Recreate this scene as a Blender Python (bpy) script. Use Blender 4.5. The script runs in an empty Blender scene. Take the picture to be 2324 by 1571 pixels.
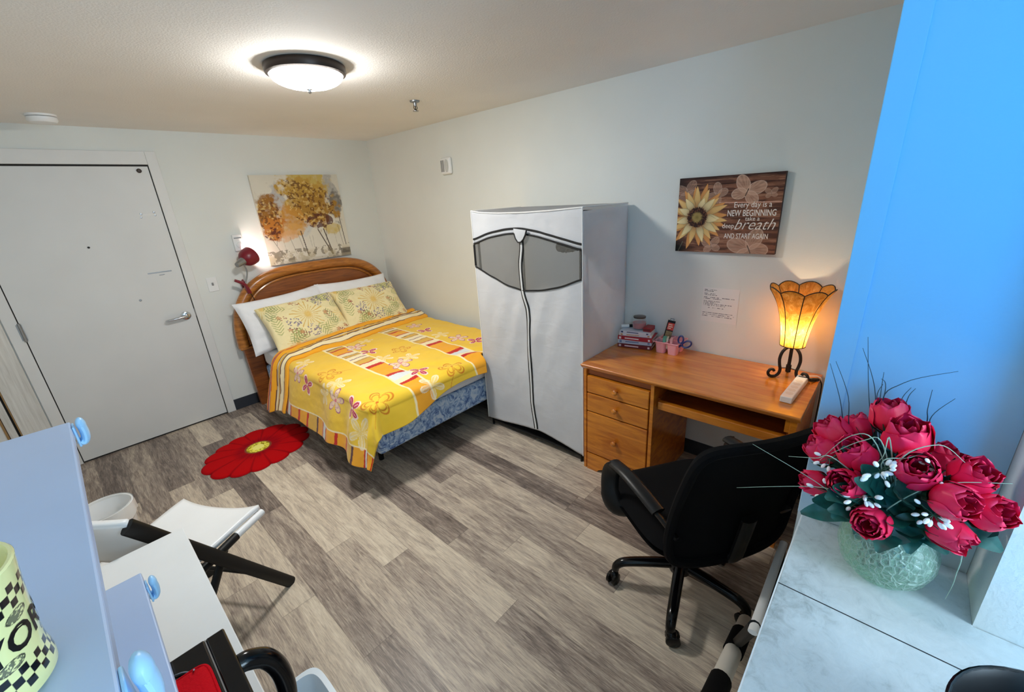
import bpy, bmesh, math, random
import numpy as np
from mathutils import Vector, Matrix
random.seed(7); rng = np.random.default_rng(7)
PI = math.pi
SC = bpy.context.scene
COL = SC.collection

# ------------------------------------------------------------------ camera
FPX, IW, IH = 953.29, 2324, 1571
CAM = np.array([-2.4982, -4.2122, 1.6763])
YAW, PITCH, ROLL = -0.8116, -0.3431, -0.0639
def _axes():
    cy, sy = math.cos(YAW), math.sin(YAW)
    F = np.array([-sy*math.cos(PITCH), cy*math.cos(PITCH), math.sin(PITCH)])
    R0 = np.array([cy, sy, 0.0]); U0 = np.cross(R0, F)
    c, s = math.cos(ROLL), math.sin(ROLL)
    return c*R0+s*U0, -s*R0+c*U0, F
CR, CU, CF = _axes()
def at(u, v, x=None, y=None, z=None, t=None):
    """a point of the room measured off the photograph: where the sight line meets a plane of the room"""
    d = CF+CR*(u-IW/2)/FPX-CU*(v-IH/2)/FPX
    if x is not None: s = (x-CAM[0])/d[0]
    elif y is not None: s = (y-CAM[1])/d[1]
    elif z is not None: s = (z-CAM[2])/d[2]
    else: s = t
    return CAM+s*d
cam_d = bpy.data.cameras.new('camera'); cam = bpy.data.objects.new('camera', cam_d); COL.objects.link(cam)
M = Matrix(((CR[0], CU[0], -CF[0], CAM[0]), (CR[1], CU[1], -CF[1], CAM[1]), (CR[2], CU[2], -CF[2], CAM[2]), (0, 0, 0, 1)))
cam.matrix_world = M
cam_d.sensor_width = 36; cam_d.sensor_fit = 'HORIZONTAL'; cam_d.lens = 36*FPX/IW
cam_d.clip_start = 0.02; cam_d.clip_end = 50
SC.camera = cam

# ------------------------------------------------------------------ colours and materials
def lin(c):
    return tuple((x/12.92 if x <= .04045 else ((x+.055)/1.055)**2.4) for x in c)
def rgb(r, g, b): return lin((r/255, g/255, b/255))
class NT:
    def __init__(s, name):
        s.m = bpy.data.materials.new(name); s.m.use_nodes = True
        s.t = s.m.node_tree; s.t.nodes.clear()
        s.out = s.n('ShaderNodeOutputMaterial'); s.b = s.n('ShaderNodeBsdfPrincipled')
        s.l(s.b, 'BSDF', s.out, 'Surface')
    def n(s, k, **kw):
        x = s.t.nodes.new(k)
        for a, v in kw.items():
            setattr(x, a, v)
        return x
    def l(s, a, ao, b, bi):
        s.t.links.new(a.outputs[ao], b.inputs[bi])
    def coords(s, scale=(1, 1, 1), rot=(0, 0, 0), kind='Object'):
        c = s.n('ShaderNodeTexCoord'); m = s.n('ShaderNodeMapping')
        m.inputs['Scale'].default_value = scale; m.inputs['Rotation'].default_value = rot
        s.l(c, kind, m, 'Vector'); return m
    def noise(s, vec, scale=5, detail=3, rough=.5, dist=0):
        x = s.n('ShaderNodeTexNoise'); x.inputs['Scale'].default_value = scale
        x.inputs['Detail'].default_value = detail; x.inputs['Roughness'].default_value = rough
        x.inputs['Distortion'].default_value = dist
        if vec is not None: s.l(vec, 'Vector', x, 'Vector')
        return x
    def ramp(s, src, so, stops):
        r = s.n('ShaderNodeValToRGB'); e = r.color_ramp.elements
        while len(e) > 1: e.remove(e[-1])
        e[0].position = stops[0][0]; e[0].color = (*stops[0][1], 1)
        for p, c in stops[1:]:
            k = e.new(p); k.color = (*c, 1)
        s.l(src, so, r, 'Fac'); return r
    def math(s, op, a, ao=0, b=None, bo=0, val=None):
        x = s.n('ShaderNodeMath', operation=op)
        if isinstance(a, (int, float)): x.inputs[0].default_value = a
        else: s.l(a, ao, x, 0)
        if b is not None: s.l(b, bo, x, 1)
        elif val is not None: x.inputs[1].default_value = val
        return x
    def bump(s, src, so, strength=.2, dist=.01):
        x = s.n('ShaderNodeBump'); x.inputs['Strength'].default_value = strength; x.inputs['Distance'].default_value = dist
        s.l(src, so, x, 'Height'); s.l(x, 'Normal', s.b, 'Normal'); return x
    def set(s, **kw):
        for k, v in kw.items():
            k = k.replace('_', ' ')
            if k == 'Base Color' and len(v) == 3: v = (*v, 1)
            if k == 'Emission Color' and len(v) == 3: v = (*v, 1)
            s.b.inputs[k].default_value = v
        return s
def plain(name, c, rough=.5, metal=0, bump=0, bscale=200, bdist=.001, var=0, vscale=6, coat=0, sheen=0, spec=.5):
    m = NT(name).set(Base_Color=c, Roughness=rough, Metallic=metal, Coat_Weight=coat, Sheen_Weight=sheen, Specular_IOR_Level=spec)
    v = m.coords()
    n1 = m.noise(v, vscale, 4)
    d = max(var, .03)
    r = m.ramp(n1, 'Fac', [(.3, tuple(max(0, x*(1-d)) for x in c)), (.7, tuple(min(1, x*(1+d)) for x in c))])
    m.l(r, 'Color', m.b, 'Base Color')
    if bump:
        n2 = m.noise(v, bscale, 3); m.bump(n2, 'Fac', bump, bdist)
    return m.m
def attr_mat(name, rough=.8, bump=0, bscale=300, bdist=.001, sheen=0, spec=.3, coat=0):
    m = NT(name).set(Roughness=rough, Sheen_Weight=sheen, Specular_IOR_Level=spec, Coat_Weight=coat)
    a = m.n('ShaderNodeAttribute', attribute_name='Col'); m.l(a, 'Color', m.b, 'Base Color')
    if bump:
        n2 = m.noise(m.coords(), bscale, 3); m.bump(n2, 'Fac', bump, bdist)
    return m.m
def wood(name, dark, light, scale=(1, 1, 1), rough=.35, coat=.3, nscale=6, stretch_bump=.05):
    m = NT(name).set(Roughness=rough, Coat_Weight=coat, Coat_Roughness=.15)
    v = m.coords(scale)
    n1 = m.noise(v, nscale, 6, .6, .6)
    mid = tuple((a+b)/2 for a, b in zip(dark, light))
    r = m.ramp(n1, 'Fac', [(.32, dark), (.5, mid), (.68, light)])
    m.l(r, 'Color', m.b, 'Base Color'); m.bump(n1, 'Fac', stretch_bump, .002)
    return m.m
def emit(name, c, strength):
    m = NT(name).set(Base_Color=c, Emission_Color=c, Emission_Strength=strength); return m.m

MT = {}
MT['wall'] = plain('wall paint', rgb(224, 227, 223), .75, bump=.35, bscale=170, bdist=.0015, var=.015, vscale=2)
MT['ceiling'] = plain('ceiling paint', rgb(236, 233, 228), .85, bump=.5, bscale=130, bdist=.003, var=.02, vscale=2)
MT['door'] = plain('door paint', rgb(216, 217, 216), .5, bump=.1, bscale=300, bdist=.0005, var=.012, vscale=3)
MT['trim'] = plain('trim paint', rgb(222, 222, 220), .5)
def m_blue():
    m = NT('blue wall with painted light').set(Roughness=.7)
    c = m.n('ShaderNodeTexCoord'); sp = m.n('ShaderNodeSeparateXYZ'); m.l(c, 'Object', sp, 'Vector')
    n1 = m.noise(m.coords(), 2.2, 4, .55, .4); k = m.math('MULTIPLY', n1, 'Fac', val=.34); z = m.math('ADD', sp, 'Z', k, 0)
    r = m.ramp(m.math('SUBTRACT', z, 0, val=1.0), 0, [(.20, rgb(200, 203, 200)), (.36, rgb(176, 202, 222)), (.60, rgb(124, 190, 236)), (.9, (.17, .55, .90))])  # blue daylight fading to neutral light at the counter, painted into the colour
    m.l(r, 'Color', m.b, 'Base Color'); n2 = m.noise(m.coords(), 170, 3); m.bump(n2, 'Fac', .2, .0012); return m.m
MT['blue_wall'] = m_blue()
MT['dark_gap'] = plain('gap', rgb(35, 32, 30), .9)
MT['base_rubber'] = plain('baseboard rubber', rgb(38, 44, 54), .45)
MT['tan'] = plain('tan edge', rgb(150, 115, 70), .6)
MT['white_plastic'] = plain('white plastic', rgb(235, 236, 236), .35)
MT['white_lam'] = plain('white laminate', rgb(232, 233, 232), .4)
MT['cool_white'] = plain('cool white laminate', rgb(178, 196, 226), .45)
MT['black_plastic'] = plain('black plastic', rgb(11, 11, 13), .4, spec=.35)
MT['black_gloss'] = plain('black gloss', rgb(7, 7, 9), .16, spec=.28)
MT['black_fabric'] = plain('black fabric', rgb(6, 6, 8), .9, bump=.3, bscale=600, spec=.15)
MT['black_metal'] = plain('black metal', rgb(11, 12, 13), .5, spec=.25)
MT['bronze'] = plain('bronze', rgb(48, 38, 33), .4, metal=.5)
MT['chrome'] = plain('chrome', rgb(200, 205, 210), .18, metal=1)
MT['steel'] = plain('steel', rgb(150, 150, 150), .35, metal=.9)
MT['iron'] = plain('wrought iron', rgb(28, 18, 16), .5, metal=.3)
MT['red_metal'] = plain('red lamp', rgb(116, 4, 28), .35)
MT['pink'] = plain('pink plastic', rgb(244, 170, 178), .4)
MT['blue_plastic'] = plain('blue plastic', rgb(22, 45, 110), .35)
MT['red_cloth'] = plain('red cloth', rgb(205, 10, 22), .95, bump=.6, bscale=300, bdist=.003, spec=.1)
MT['red_wax'] = plain('red wax', rgb(178, 22, 48), .4)
MT['stem'] = plain('stem green', rgb(28, 66, 44), .6)
MT['leaf'] = plain('leaf green', rgb(24, 82, 70), .45, var=.35, vscale=60)
MT['blade'] = plain('grass blade', rgb(150, 172, 150), .5)
MT['blade_dark'] = plain('dark grass blade', rgb(24, 50, 62), .5)
MT['blossom'] = plain('white blossom', rgb(250, 250, 248), .6)
MT['oak'] = wood('oak frame', rgb(138, 78, 24), rgb(196, 122, 46), (3, 3, 22), .3, .3, 3)
MT['oak_panel'] = wood('oak veneer', rgb(112, 56, 20), rgb(158, 88, 36), (2, 3, 26), .4, .2, 3)
MT['desk_top'] = wood('honey wood top', rgb(186, 98, 24), rgb(226, 142, 52), (16, 1.6, 6), .22, .5, 2.2)
MT['desk'] = wood('honey wood', rgb(174, 90, 18), rgb(224, 138, 38), (6, 2, 14), .3, .3, 2.2)
MT['desk_dark'] = wood('honey wood rail', rgb(132, 62, 18), rgb(170, 88, 28), (8, 2, 10), .35, .2, 2.2)
MT['mattress'] = plain('white sheet', rgb(232, 234, 238), .85, bump=.2, bscale=60, bdist=.003)
MT['white_case'] = plain('white pillowcase', rgb(242, 243, 247), .85, bump=.35, bscale=22, bdist=.006)
MT['attr_cloth'] = attr_mat('printed cotton', .85, .25, 45, .004, .15)
MT['attr_canvas'] = attr_mat('printed canvas', .75, .25, 900, .0004)
MT['attr_rug'] = attr_mat('printed plush', .95, .6, 500, .002, 0, .1)
MT['attr_paper'] = attr_mat('printed paper', .6)
MT['attr_mug'] = attr_mat('glazed ceramic', .15, spec=.5, coat=.4)
MT['attr_rose'] = attr_mat('rose petals', .45, .15, 400, .001, 0, .35)

def m_floor():
    m = NT('plank floor').set(Roughness=.42, Specular_IOR_Level=.4)
    c = m.n('ShaderNodeTexCoord'); sp = m.n('ShaderNodeSeparateXYZ'); m.l(c, 'Object', sp, 'Vector')
    PW, PL = .145, 1.22
    ux = m.math('DIVIDE', sp, 'X', val=PW); ux = m.math('ADD', ux, 0, val=.579)
    ix = m.math('FLOOR', ux); fx = m.math('FRACT', ux)
    w1 = m.n('ShaderNodeTexWhiteNoise', noise_dimensions='1D'); m.l(ix, 0, w1, 'W')
    uy = m.math('DIVIDE', sp, 'Y', val=PL); uy = m.math('ADD', uy, 0, w1, 'Value')
    iy = m.math('FLOOR', uy); fy = m.math('FRACT', uy)
    cb = m.n('ShaderNodeCombineXYZ'); m.l(ix, 0, cb, 'X'); m.l(iy, 0, cb, 'Y')
    w2 = m.n('ShaderNodeTexWhiteNoise', noise_dimensions='2D'); m.l(cb, 'Vector', w2, 'Vector')
    # grain: coordinates stretched along the plank, moved by the plank's own number
    off = m.n('ShaderNodeVectorMath', operation='MULTIPLY_ADD'); m.l(c, 'Object', off, 0)
    off.inputs[1].default_value = (9, 1.3, 1); m.l(w2, 'Color', off, 2)
    sc = m.n('ShaderNodeVectorMath', operation='SCALE'); m.l(w2, 'Color', sc, 0); sc.inputs['Scale'].default_value = 30
    m.l(sc, 'Vector', off, 2)
    g1 = m.n('ShaderNodeTexNoise'); m.l(off, 'Vector', g1, 'Vector')
    for k, v in (('Scale', 2.2), ('Detail', 7), ('Roughness', .62), ('Distortion', 1.1)): g1.inputs[k].default_value = v
    off2 = m.n('ShaderNodeVectorMath', operation='MULTIPLY_ADD'); m.l(c, 'Object', off2, 0)
    off2.inputs[1].default_value = (60, 5, 1); m.l(sc, 'Vector', off2, 2)
    g2 = m.n('ShaderNodeTexNoise'); m.l(off2, 'Vector', g2, 'Vector')
    for k, v in (('Scale', 2.0), ('Detail', 9), ('Roughness', .72), ('Distortion', .9)): g2.inputs[k].default_value = v
    a = m.math('MULTIPLY', g1, 'Fac', val=.5); b = m.math('MULTIPLY', g2, 'Fac', val=.5)
    g = m.math('ADD', a, 0, b, 0)
    off3 = m.n('ShaderNodeVectorMath', operation='MULTIPLY_ADD'); m.l(c, 'Object', off3, 0)
    off3.inputs[1].default_value = (190, 8, 1); m.l(sc, 'Vector', off3, 2)
    g3 = m.n('ShaderNodeTexNoise'); m.l(off3, 'Vector', g3, 'Vector')
    for k, v in (('Scale', 1.6), ('Detail', 4), ('Roughness', .6), ('Distortion', .4)): g3.inputs[k].default_value = v
    g3m = m.math('SUBTRACT', g3, 'Fac', val=.5); g3m = m.math('MULTIPLY', g3m, 0, val=.30); g = m.math('ADD', g, 0, g3m, 0)
    t = m.math('SUBTRACT', w2, 'Value', val=.5); t = m.math('MULTIPLY', t, 0, val=.26)
    g = m.math('ADD', g, 0, t, 0)
    r = m.ramp(g, 0, [(.30, rgb(84, 72, 66)), (.42, rgb(132, 118, 108)), (.52, rgb(172, 157, 142)), (.63, rgb(206, 191, 170)), (.76, rgb(228, 215, 194))])
    # joints
    ex = m.math('SUBTRACT', fx, 0, val=.5); ex = m.math('ABSOLUTE', ex); ex = m.math('GREATER_THAN', ex, 0, val=.4935)
    ey = m.math('SUBTRACT', fy, 0, val=.5); ey = m.math('ABSOLUTE', ey); ey = m.math('GREATER_THAN', ey, 0, val=.4988)
    e = m.math('MAXIMUM', ex, 0, ey, 0); e = m.math('MULTIPLY', e, 0, val=.45)
    mx = m.n('ShaderNodeMixRGB'); m.l(e, 0, mx, 'Fac'); m.l(r, 'Color', mx, 'Color1'); mx.inputs['Color2'].default_value = (*rgb(80, 70, 62), 1)
    m.l(mx, 'Color', m.b, 'Base Color')
    m.bump(g, 0, .12, .002)
    return m.m
MT['floor'] = m_floor()
def m_counter():
    m = NT('stone tile').set(Roughness=.3)
    v = m.coords(); n1 = m.noise(v, 4.5, 8, .62, .6); n2 = m.noise(v, 38, 6, .75, 1.0)
    a = m.math('MULTIPLY', n1, 'Fac', val=.6); b = m.math('MULTIPLY', n2, 'Fac', val=.4); g = m.math('ADD', a, 0, b, 0)
    r = m.ramp(g, 0, [(.36, rgb(150, 158, 158)), (.44, rgb(184, 193, 194)), (.51, rgb(204, 213, 215)), (.64, rgb(218, 226, 228))])
    sp = m.n('ShaderNodeSeparateXYZ'); c = m.n('ShaderNodeTexCoord'); m.l(c, 'Object', sp, 'Vector')
    d = m.math('ADD', sp, 'X', val=-.058); d = m.math('ABSOLUTE', d); d = m.math('LESS_THAN', d, 0, val=.0011)
    mx = m.n('ShaderNodeMixRGB'); m.l(d, 0, mx, 'Fac'); m.l(r, 'Color', mx, 'Color1'); mx.inputs['Color2'].default_value = (*rgb(40, 44, 48), 1)
    m.l(mx, 'Color', m.b, 'Base Color'); return m.m
MT['counter'] = m_counter()
def m_box():
    m = NT('blue floral ticking').set(Roughness=.8)
    v = m.coords((1, 1, 1)); n1 = m.noise(v, 16, 5, .65, 2.2)
    r = m.ramp(n1, 'Fac', [(.36, rgb(66, 92, 156)), (.45, rgb(126, 158, 208)), (.52, rgb(166, 196, 228)), (.6, rgb(206, 222, 240))])
    m.l(r, 'Color', m.b, 'Base Color'); return m.m
MT['boxspring'] = m_box()
def m_fabric(trans):
    m = NT('white nonwoven').set(Roughness=.85, Specular_IOR_Level=.2)
    v = m.coords(); n1 = m.noise(v, 3.5, 4, .5, .5)
    r = m.ramp(n1, 'Fac', [(.3, rgb(226, 229, 235)), (.7, rgb(240, 242, 246))]); m.l(r, 'Color', m.b, 'Base Color')
    n2 = m.noise(m.coords((1, 2, 5)), 3.2, 3, .5, .8); m.bump(n2, 'Fac', .16, .02)
    tl = m.n('ShaderNodeBsdfTranslucent'); tl.inputs['Color'].default_value = (.92, .93, .95, 1)
    mx = m.n('ShaderNodeMixShader'); mx.inputs['Fac'].default_value = trans
    m.l(m.b, 'BSDF', mx, 1); m.l(tl, 'BSDF', mx, 2); m.l(mx, 'Shader', m.out, 'Surface'); return m.m
MT['nonwoven'] = m_fabric(.4); MT['nonwoven_thin'] = m_fabric(.8)
def m_vinyl():
    m = NT('clear vinyl').set(Base_Color=rgb(206, 205, 198), Roughness=.16)
    tr = m.n('ShaderNodeBsdfTransparent'); tr.inputs['Color'].default_value = (.93, .93, .92, 1)
    mx = m.n('ShaderNodeMixShader'); mx.inputs['Fac'].default_value = .16
    m.l(tr, 'BSDF', mx, 1); m.l(m.b, 'BSDF', mx, 2); m.l(mx, 'Shader', m.out, 'Surface')
    n2 = m.noise(m.coords(), 7, 3, .5, 1); m.bump(n2, 'Fac', .3, .01); return m.m
MT['vinyl'] = m_vinyl()
def m_glass(name, tint, crackle):
    m = NT(name).set(Base_Color=tint, Roughness=.03, IOR=1.45, Transmission_Weight=1.0)
    if crackle:
        vo = m.n('ShaderNodeTexVoronoi', feature='DISTANCE_TO_EDGE'); vo.inputs['Scale'].default_value = 70
        m.l(m.coords(), 'Vector', vo, 'Vector')
        r = m.ramp(vo, 'Distance', [(0, (0, 0, 0)), (.12, (1, 1, 1))]); m.bump(r, 'Color', .55, .004)
    return m.m
def m_crackle():
    m = NT('crackle glass').set(Base_Color=rgb(206, 232, 216), Roughness=.06, Specular_IOR_Level=.9)
    vo = m.n('ShaderNodeTexVoronoi', feature='DISTANCE_TO_EDGE'); vo.inputs['Scale'].default_value = 105
    m.l(m.noise(m.coords(), 9, 2, .5, 0), 'Color', vo, 'Vector')
    v = m.coords(); m.l(v, 'Vector', vo, 'Vector')
    r = m.ramp(vo, 'Distance', [(0, (.6, .6, .6)), (.06, (.3, .3, .3)), (.18, (.14, .14, .14))]); m.bump(r, 'Color', .9, .004)
    tr = m.n('ShaderNodeBsdfTransparent'); tr.inputs['Color'].default_value = (.86, .97, .90, 1)
    mx = m.n('ShaderNodeMixShader'); m.l(r, 'Color', mx, 'Fac'); m.l(tr, 'BSDF', mx, 1); m.l(m.b, 'BSDF', mx, 2); m.l(mx, 'Shader', m.out, 'Surface'); return m.m
MT['crackle'] = m_crackle()
def m_thin(name, f):
    m = NT(name).set(Base_Color=(.9, .92, .92), Roughness=.04, Specular_IOR_Level=.8)
    m.bump(m.noise(m.coords(), 30, 2), 'Fac', .05, .001)
    tr = m.n('ShaderNodeBsdfTransparent'); tr.inputs['Color'].default_value = (.97, .98, .98, 1)
    mx = m.n('ShaderNodeMixShader'); mx.inputs['Fac'].default_value = f
    m.l(tr, 'BSDF', mx, 1); m.l(m.b, 'BSDF', mx, 2); m.l(mx, 'Shader', m.out, 'Surface'); return m.m
MT['jar_glass'] = m_thin('jar glass', .12)
def m_shade():
    m = NT('amber shade').set(Base_Color=rgb(232, 160, 60), Roughness=.7)
    v = m.coords((1, 1, .5)); n1 = m.noise(v, 22, 6, .7, 2.5)
    r = m.ramp(n1, 'Fac', [(.3, rgb(190, 112, 28)), (.55, rgb(238, 170, 74)), (.72, rgb(255, 214, 130))])
    tl = m.n('ShaderNodeBsdfTranslucent'); m.l(r, 'Color', tl, 'Color'); m.l(r, 'Color', m.b, 'Base Color')
    mx = m.n('ShaderNodeMixShader'); mx.inputs['Fac'].default_value = .6
    m.l(m.b, 'BSDF', mx, 1); m.l(tl, 'BSDF', mx, 2); m.l(mx, 'Shader', m.out, 'Surface'); return m.m
MT['shade'] = m_shade()
MT['bowl_glow'] = emit('lit glass bowl', (1.0, .985, .94), 95)
MT['bulb'] = emit('lit bulb', (1.0, .80, .50), 85)
MT['bulb_cool'] = emit('lit reading bulb', (1.0, .93, .82), 120)
MT['bag'] = plain('clear bag', rgb(225, 236, 242), .15, coat=.5)

# ------------------------------------------------------------------ meshes
class MB:
    def __init__(s): s.v = []; s.f = []
    def add(s, vs, fs):
        k = len(s.v); s.v += [tuple(map(float, p)) for p in vs]; s.f += [tuple(i+k for i in f) for f in fs]; return s
    def box(s, lo, hi, m=None):
        x0, y0, z0 = (min(a, b) for a, b in zip(lo, hi)); x1, y1, z1 = (max(a, b) for a, b in zip(lo, hi))
        vs = [(x0, y0, z0), (x1, y0, z0), (x1, y1, z0), (x0, y1, z0), (x0, y0, z1), (x1, y0, z1), (x1, y1, z1), (x0, y1, z1)]
        if m is not None: vs = [m @ Vector(p) for p in vs]
        return s.add(vs, [(0, 3, 2, 1), (4, 5, 6, 7), (0, 1, 5, 4), (1, 2, 6, 5), (2, 3, 7, 6), (3, 0, 4, 7)])
    def tube(s, pts, r, n=10, closed=False, flat=1.0, up=None):
        P = [Vector(p) for p in pts]; N = len(P)
        rs = r if isinstance(r, (list, tuple)) else [r]*N
        rings = []; prev = None
        for i in range(N):
            a = P[i-1] if (i > 0 or closed) else P[i]; b = P[(i+1) % N] if (i < N-1 or closed) else P[i]
            t = (b-a).normalized()
            if prev is None:
                u = Vector(up) if up is not None else (Vector((0, 0, 1)) if abs(t.z) < .9 else Vector((1, 0, 0)))
            else: u = prev
            u = (u-t*u.dot(t)); u = u.normalized() if u.length > 1e-6 else t.orthogonal().normalized()
            prev = u; w = t.cross(u)
            rings.append([P[i]+(u*math.cos(2*PI*k/n)*flat+w*math.sin(2*PI*k/n))*rs[i] for k in range(n)])
        vs = [p for q in rings for p in q]; fs = []
        for i in range(N if closed else N-1):
            j = (i+1) % N
            for k in range(n):
                fs.append((i*n+k, i*n+(k+1) % n, j*n+(k+1) % n, j*n+k))
        if not closed:
            fs.append(tuple(range(n-1, -1, -1))); fs.append(tuple((N-1)*n+k for k in range(n)))
        return s.add(vs, fs)
    def lathe(s, prof, c=(0, 0, 0), n=32, m=None, sc=(1, 1), close=True):
        """prof: (radius, height) pairs; m a matrix that turns the z axis"""
        vs = []; fs = []
        for r, h in prof:
            for k in range(n):
                p = Vector((r*math.cos(2*PI*k/n)*sc[0], r*math.sin(2*PI*k/n)*sc[1], h))
                vs.append(((m @ p) if m is not None else p)+Vector(c))
        for i in range(len(prof)-1):
            for k in range(n): fs.append((i*n+k, i*n+(k+1) % n, (i+1)*n+(k+1) % n, (i+1)*n+k))
        if close:
            if prof[0][0] > 1e-5: fs.append(tuple(range(n-1, -1, -1)))
            if prof[-1][0] > 1e-5: fs.append(tuple((len(prof)-1)*n+k for k in range(n)))
        return s.add(vs, fs)
    def prism(s, poly, a, b, axis):
        """polygon in the two other axes, extruded from a to b along axis (0,1,2)"""
        def mk(p, h):
            q = list(p); q.insert(axis, h); return q
        n = len(poly); vs = [mk(p, a) for p in poly]+[mk(p, b) for p in poly]
        fs = [tuple(range(n-1, -1, -1)), tuple(range(n, 2*n))]+[(i, (i+1) % n, n+(i+1) % n, n+i) for i in range(n)]
        return s.add(vs, fs)
    def grid(s, X, Y, Z, wrap=False):
        a, b = X.shape; vs = np.stack([X.ravel(), Y.ravel(), Z.ravel()], 1).tolist(); fs = []
        for i in range(a-1):
            for j in range(b-1): fs.append((i*b+j, i*b+j+1, (i+1)*b+j+1, (i+1)*b+j))
            if wrap: fs.append((i*b+b-1, i*b, (i+1)*b, (i+1)*b+b-1))
        return s.add(vs, fs)
    def ball(s, c, r, n=10, sc=(1, 1, 1), m=None):
        prof = [(math.sin(PI*i/n)*r, -math.cos(PI*i/n)*r) for i in range(n+1)]
        mm = Matrix.Diagonal((*sc, 1)).to_3x3()
        if m is not None: mm = m.to_3x3() @ mm
        return s.lathe(prof, c, max(8, n+2), mm, close=False)
def rotz(a): return Matrix.Rotation(a, 3, 'Z')
def aim(d):
    return Vector(d).to_track_quat('Z', 'Y').to_matrix()
def link(o, parent=None):
    COL.objects.link(o)
    if parent is not None: o.parent = parent
    return o
def build(mb, name, m, parent=None, world=False, smooth=True, bevel=0, seg=2, sub=0, solid=0, clean=False):
    me = bpy.data.meshes.new(name)
    vs = mb.v
    if world and parent is not None:
        inv = wmat(parent).inverted(); vs = [inv @ Vector(p) for p in vs]
    me.from_pydata(vs, [], mb.f); me.update()
    if clean:
        bm = bmesh.new(); bm.from_mesh(me); bmesh.ops.remove_doubles(bm, verts=bm.verts, dist=1e-5); bmesh.ops.recalc_face_normals(bm, faces=bm.faces); bm.to_mesh(me); bm.free()
    me.materials.append(MT[m] if isinstance(m, str) else m)
    if smooth: me.polygons.foreach_set('use_smooth', [True]*len(me.polygons))
    o = bpy.data.objects.new(name, me); link(o, parent)
    if solid:
        k = o.modifiers.new('solid', 'SOLIDIFY'); k.thickness = solid; k.offset = 0
    if bevel:
        k = o.modifiers.new('bevel', 'BEVEL'); k.width = bevel; k.segments = seg; k.limit_method = 'ANGLE'; k.angle_limit = math.radians(40)
    if sub:
        k = o.modifiers.new('sub', 'SUBSURF'); k.levels = sub; k.render_levels = sub
    if smooth:
        try: me.set_sharp_from_angle(angle=math.radians(42))
        except Exception: pass
    return o
def wmat(o):
    m = o.matrix_basis.copy(); p = o.parent
    while p is not None: m = p.matrix_basis @ m; p = p.parent
    return m
def tag(o, label=None, cat=None, group=None, kind=None):
    if label: o['label'] = label
    if cat: o['category'] = cat
    if group: o['group'] = group
    if kind: o['kind'] = kind
    return o
def thing(name, label, cat, loc=(0, 0, 0), rz=0, group=None):
    o = bpy.data.objects.new(name, None); o.empty_display_size = .05
    o.location = loc; o.rotation_euler = (0, 0, rz); link(o)
    return tag(o, label, cat, group)
def struct(mb, name, m, **kw):
    return tag(build(mb, name, m, None, **kw), kind='structure')
def painted(name, X, Y, Z, C, m, parent=None, wrap=False, world=False, flip=False, solid=0):
    """a mesh grid that carries its printed pattern as point colours (linear)"""
    a, b = X.shape
    V = np.stack([X.ravel(), Y.ravel(), Z.ravel()], 1).astype(np.float64)
    if world and parent is not None:
        inv = np.array(wmat(parent).inverted()); V = V @ inv[:3, :3].T+inv[:3, 3]
    i, j = np.meshgrid(np.arange(a-1), np.arange(b if wrap else b-1), indexing='ij')
    j2 = (j+1) % b
    q = np.stack([i*b+j, i*b+j2, (i+1)*b+j2, (i+1)*b+j], -1).reshape(-1, 4)
    if flip: q = q[:, ::-1]
    me = bpy.data.meshes.new(name); me.vertices.add(len(V)); me.vertices.foreach_set('co', V.ravel())
    me.loops.add(q.size); me.loops.foreach_set('vertex_index', q.ravel().astype(np.int32))
    me.polygons.add(len(q)); me.polygons.foreach_set('loop_start', np.arange(0, q.size, 4, dtype=np.int32))
    me.polygons.foreach_set('use_smooth', np.ones(len(q), bool))
    me.update(calc_edges=True); me.validate()
    ca = me.color_attributes.new('Col', 'FLOAT_COLOR', 'POINT')
    CC = np.ones((len(V), 4), np.float32); CC[:, :3] = C.reshape(-1, 3); ca.data.foreach_set('color', CC.ravel())
    me.materials.append(MT[m] if isinstance(m, str) else m)
    o = bpy.data.objects.new(name, me); link(o, parent)
    if solid:
        k = o.modifiers.new('solid', 'SOLIDIFY'); k.thickness = solid; k.offset = -1
    return o
def mixc(C, mask, col):
    mask = np.clip(mask, 0, 1)[..., None]; C[:] = C*(1-mask)+np.array(col)*mask
def smooth(x, a, b):
    t = np.clip((x-a)/(b-a), 0, 1); return t*t*(3-2*t)
def vnoise(X, Y, sc, seed=0):
    r = np.random.default_rng(seed); G = r.random((64, 64))
    x = X*sc; y = Y*sc; i = np.floor(x).astype(int); j = np.floor(y).astype(int); fx = x-i; fy = y-j
    fx = fx*fx*(3-2*fx); fy = fy*fy*(3-2*fy); g = lambda a, b: G[a % 64, b % 64]
    return (g(i, j)*(1-fx)+g(i+1, j)*fx)*(1-fy)+(g(i, j+1)*(1-fx)+g(i+1, j+1)*fx)*fy
def fbm(X, Y, sc, oct=4, seed=0):
    s = 0; a = .5; t = 0
    for k in range(oct): s = s+a*vnoise(X, Y, sc*2**k, seed+k); t += a; a *= .55
    return s/t
def segdist(X, Y, x0, y0, x1, y1):
    dx, dy = x1-x0, y1-y0; L = dx*dx+dy*dy+1e-12
    t = np.clip(((X-x0)*dx+(Y-y0)*dy)/L, 0, 1); return np.hypot(X-x0-t*dx, Y-y0-t*dy)
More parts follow.
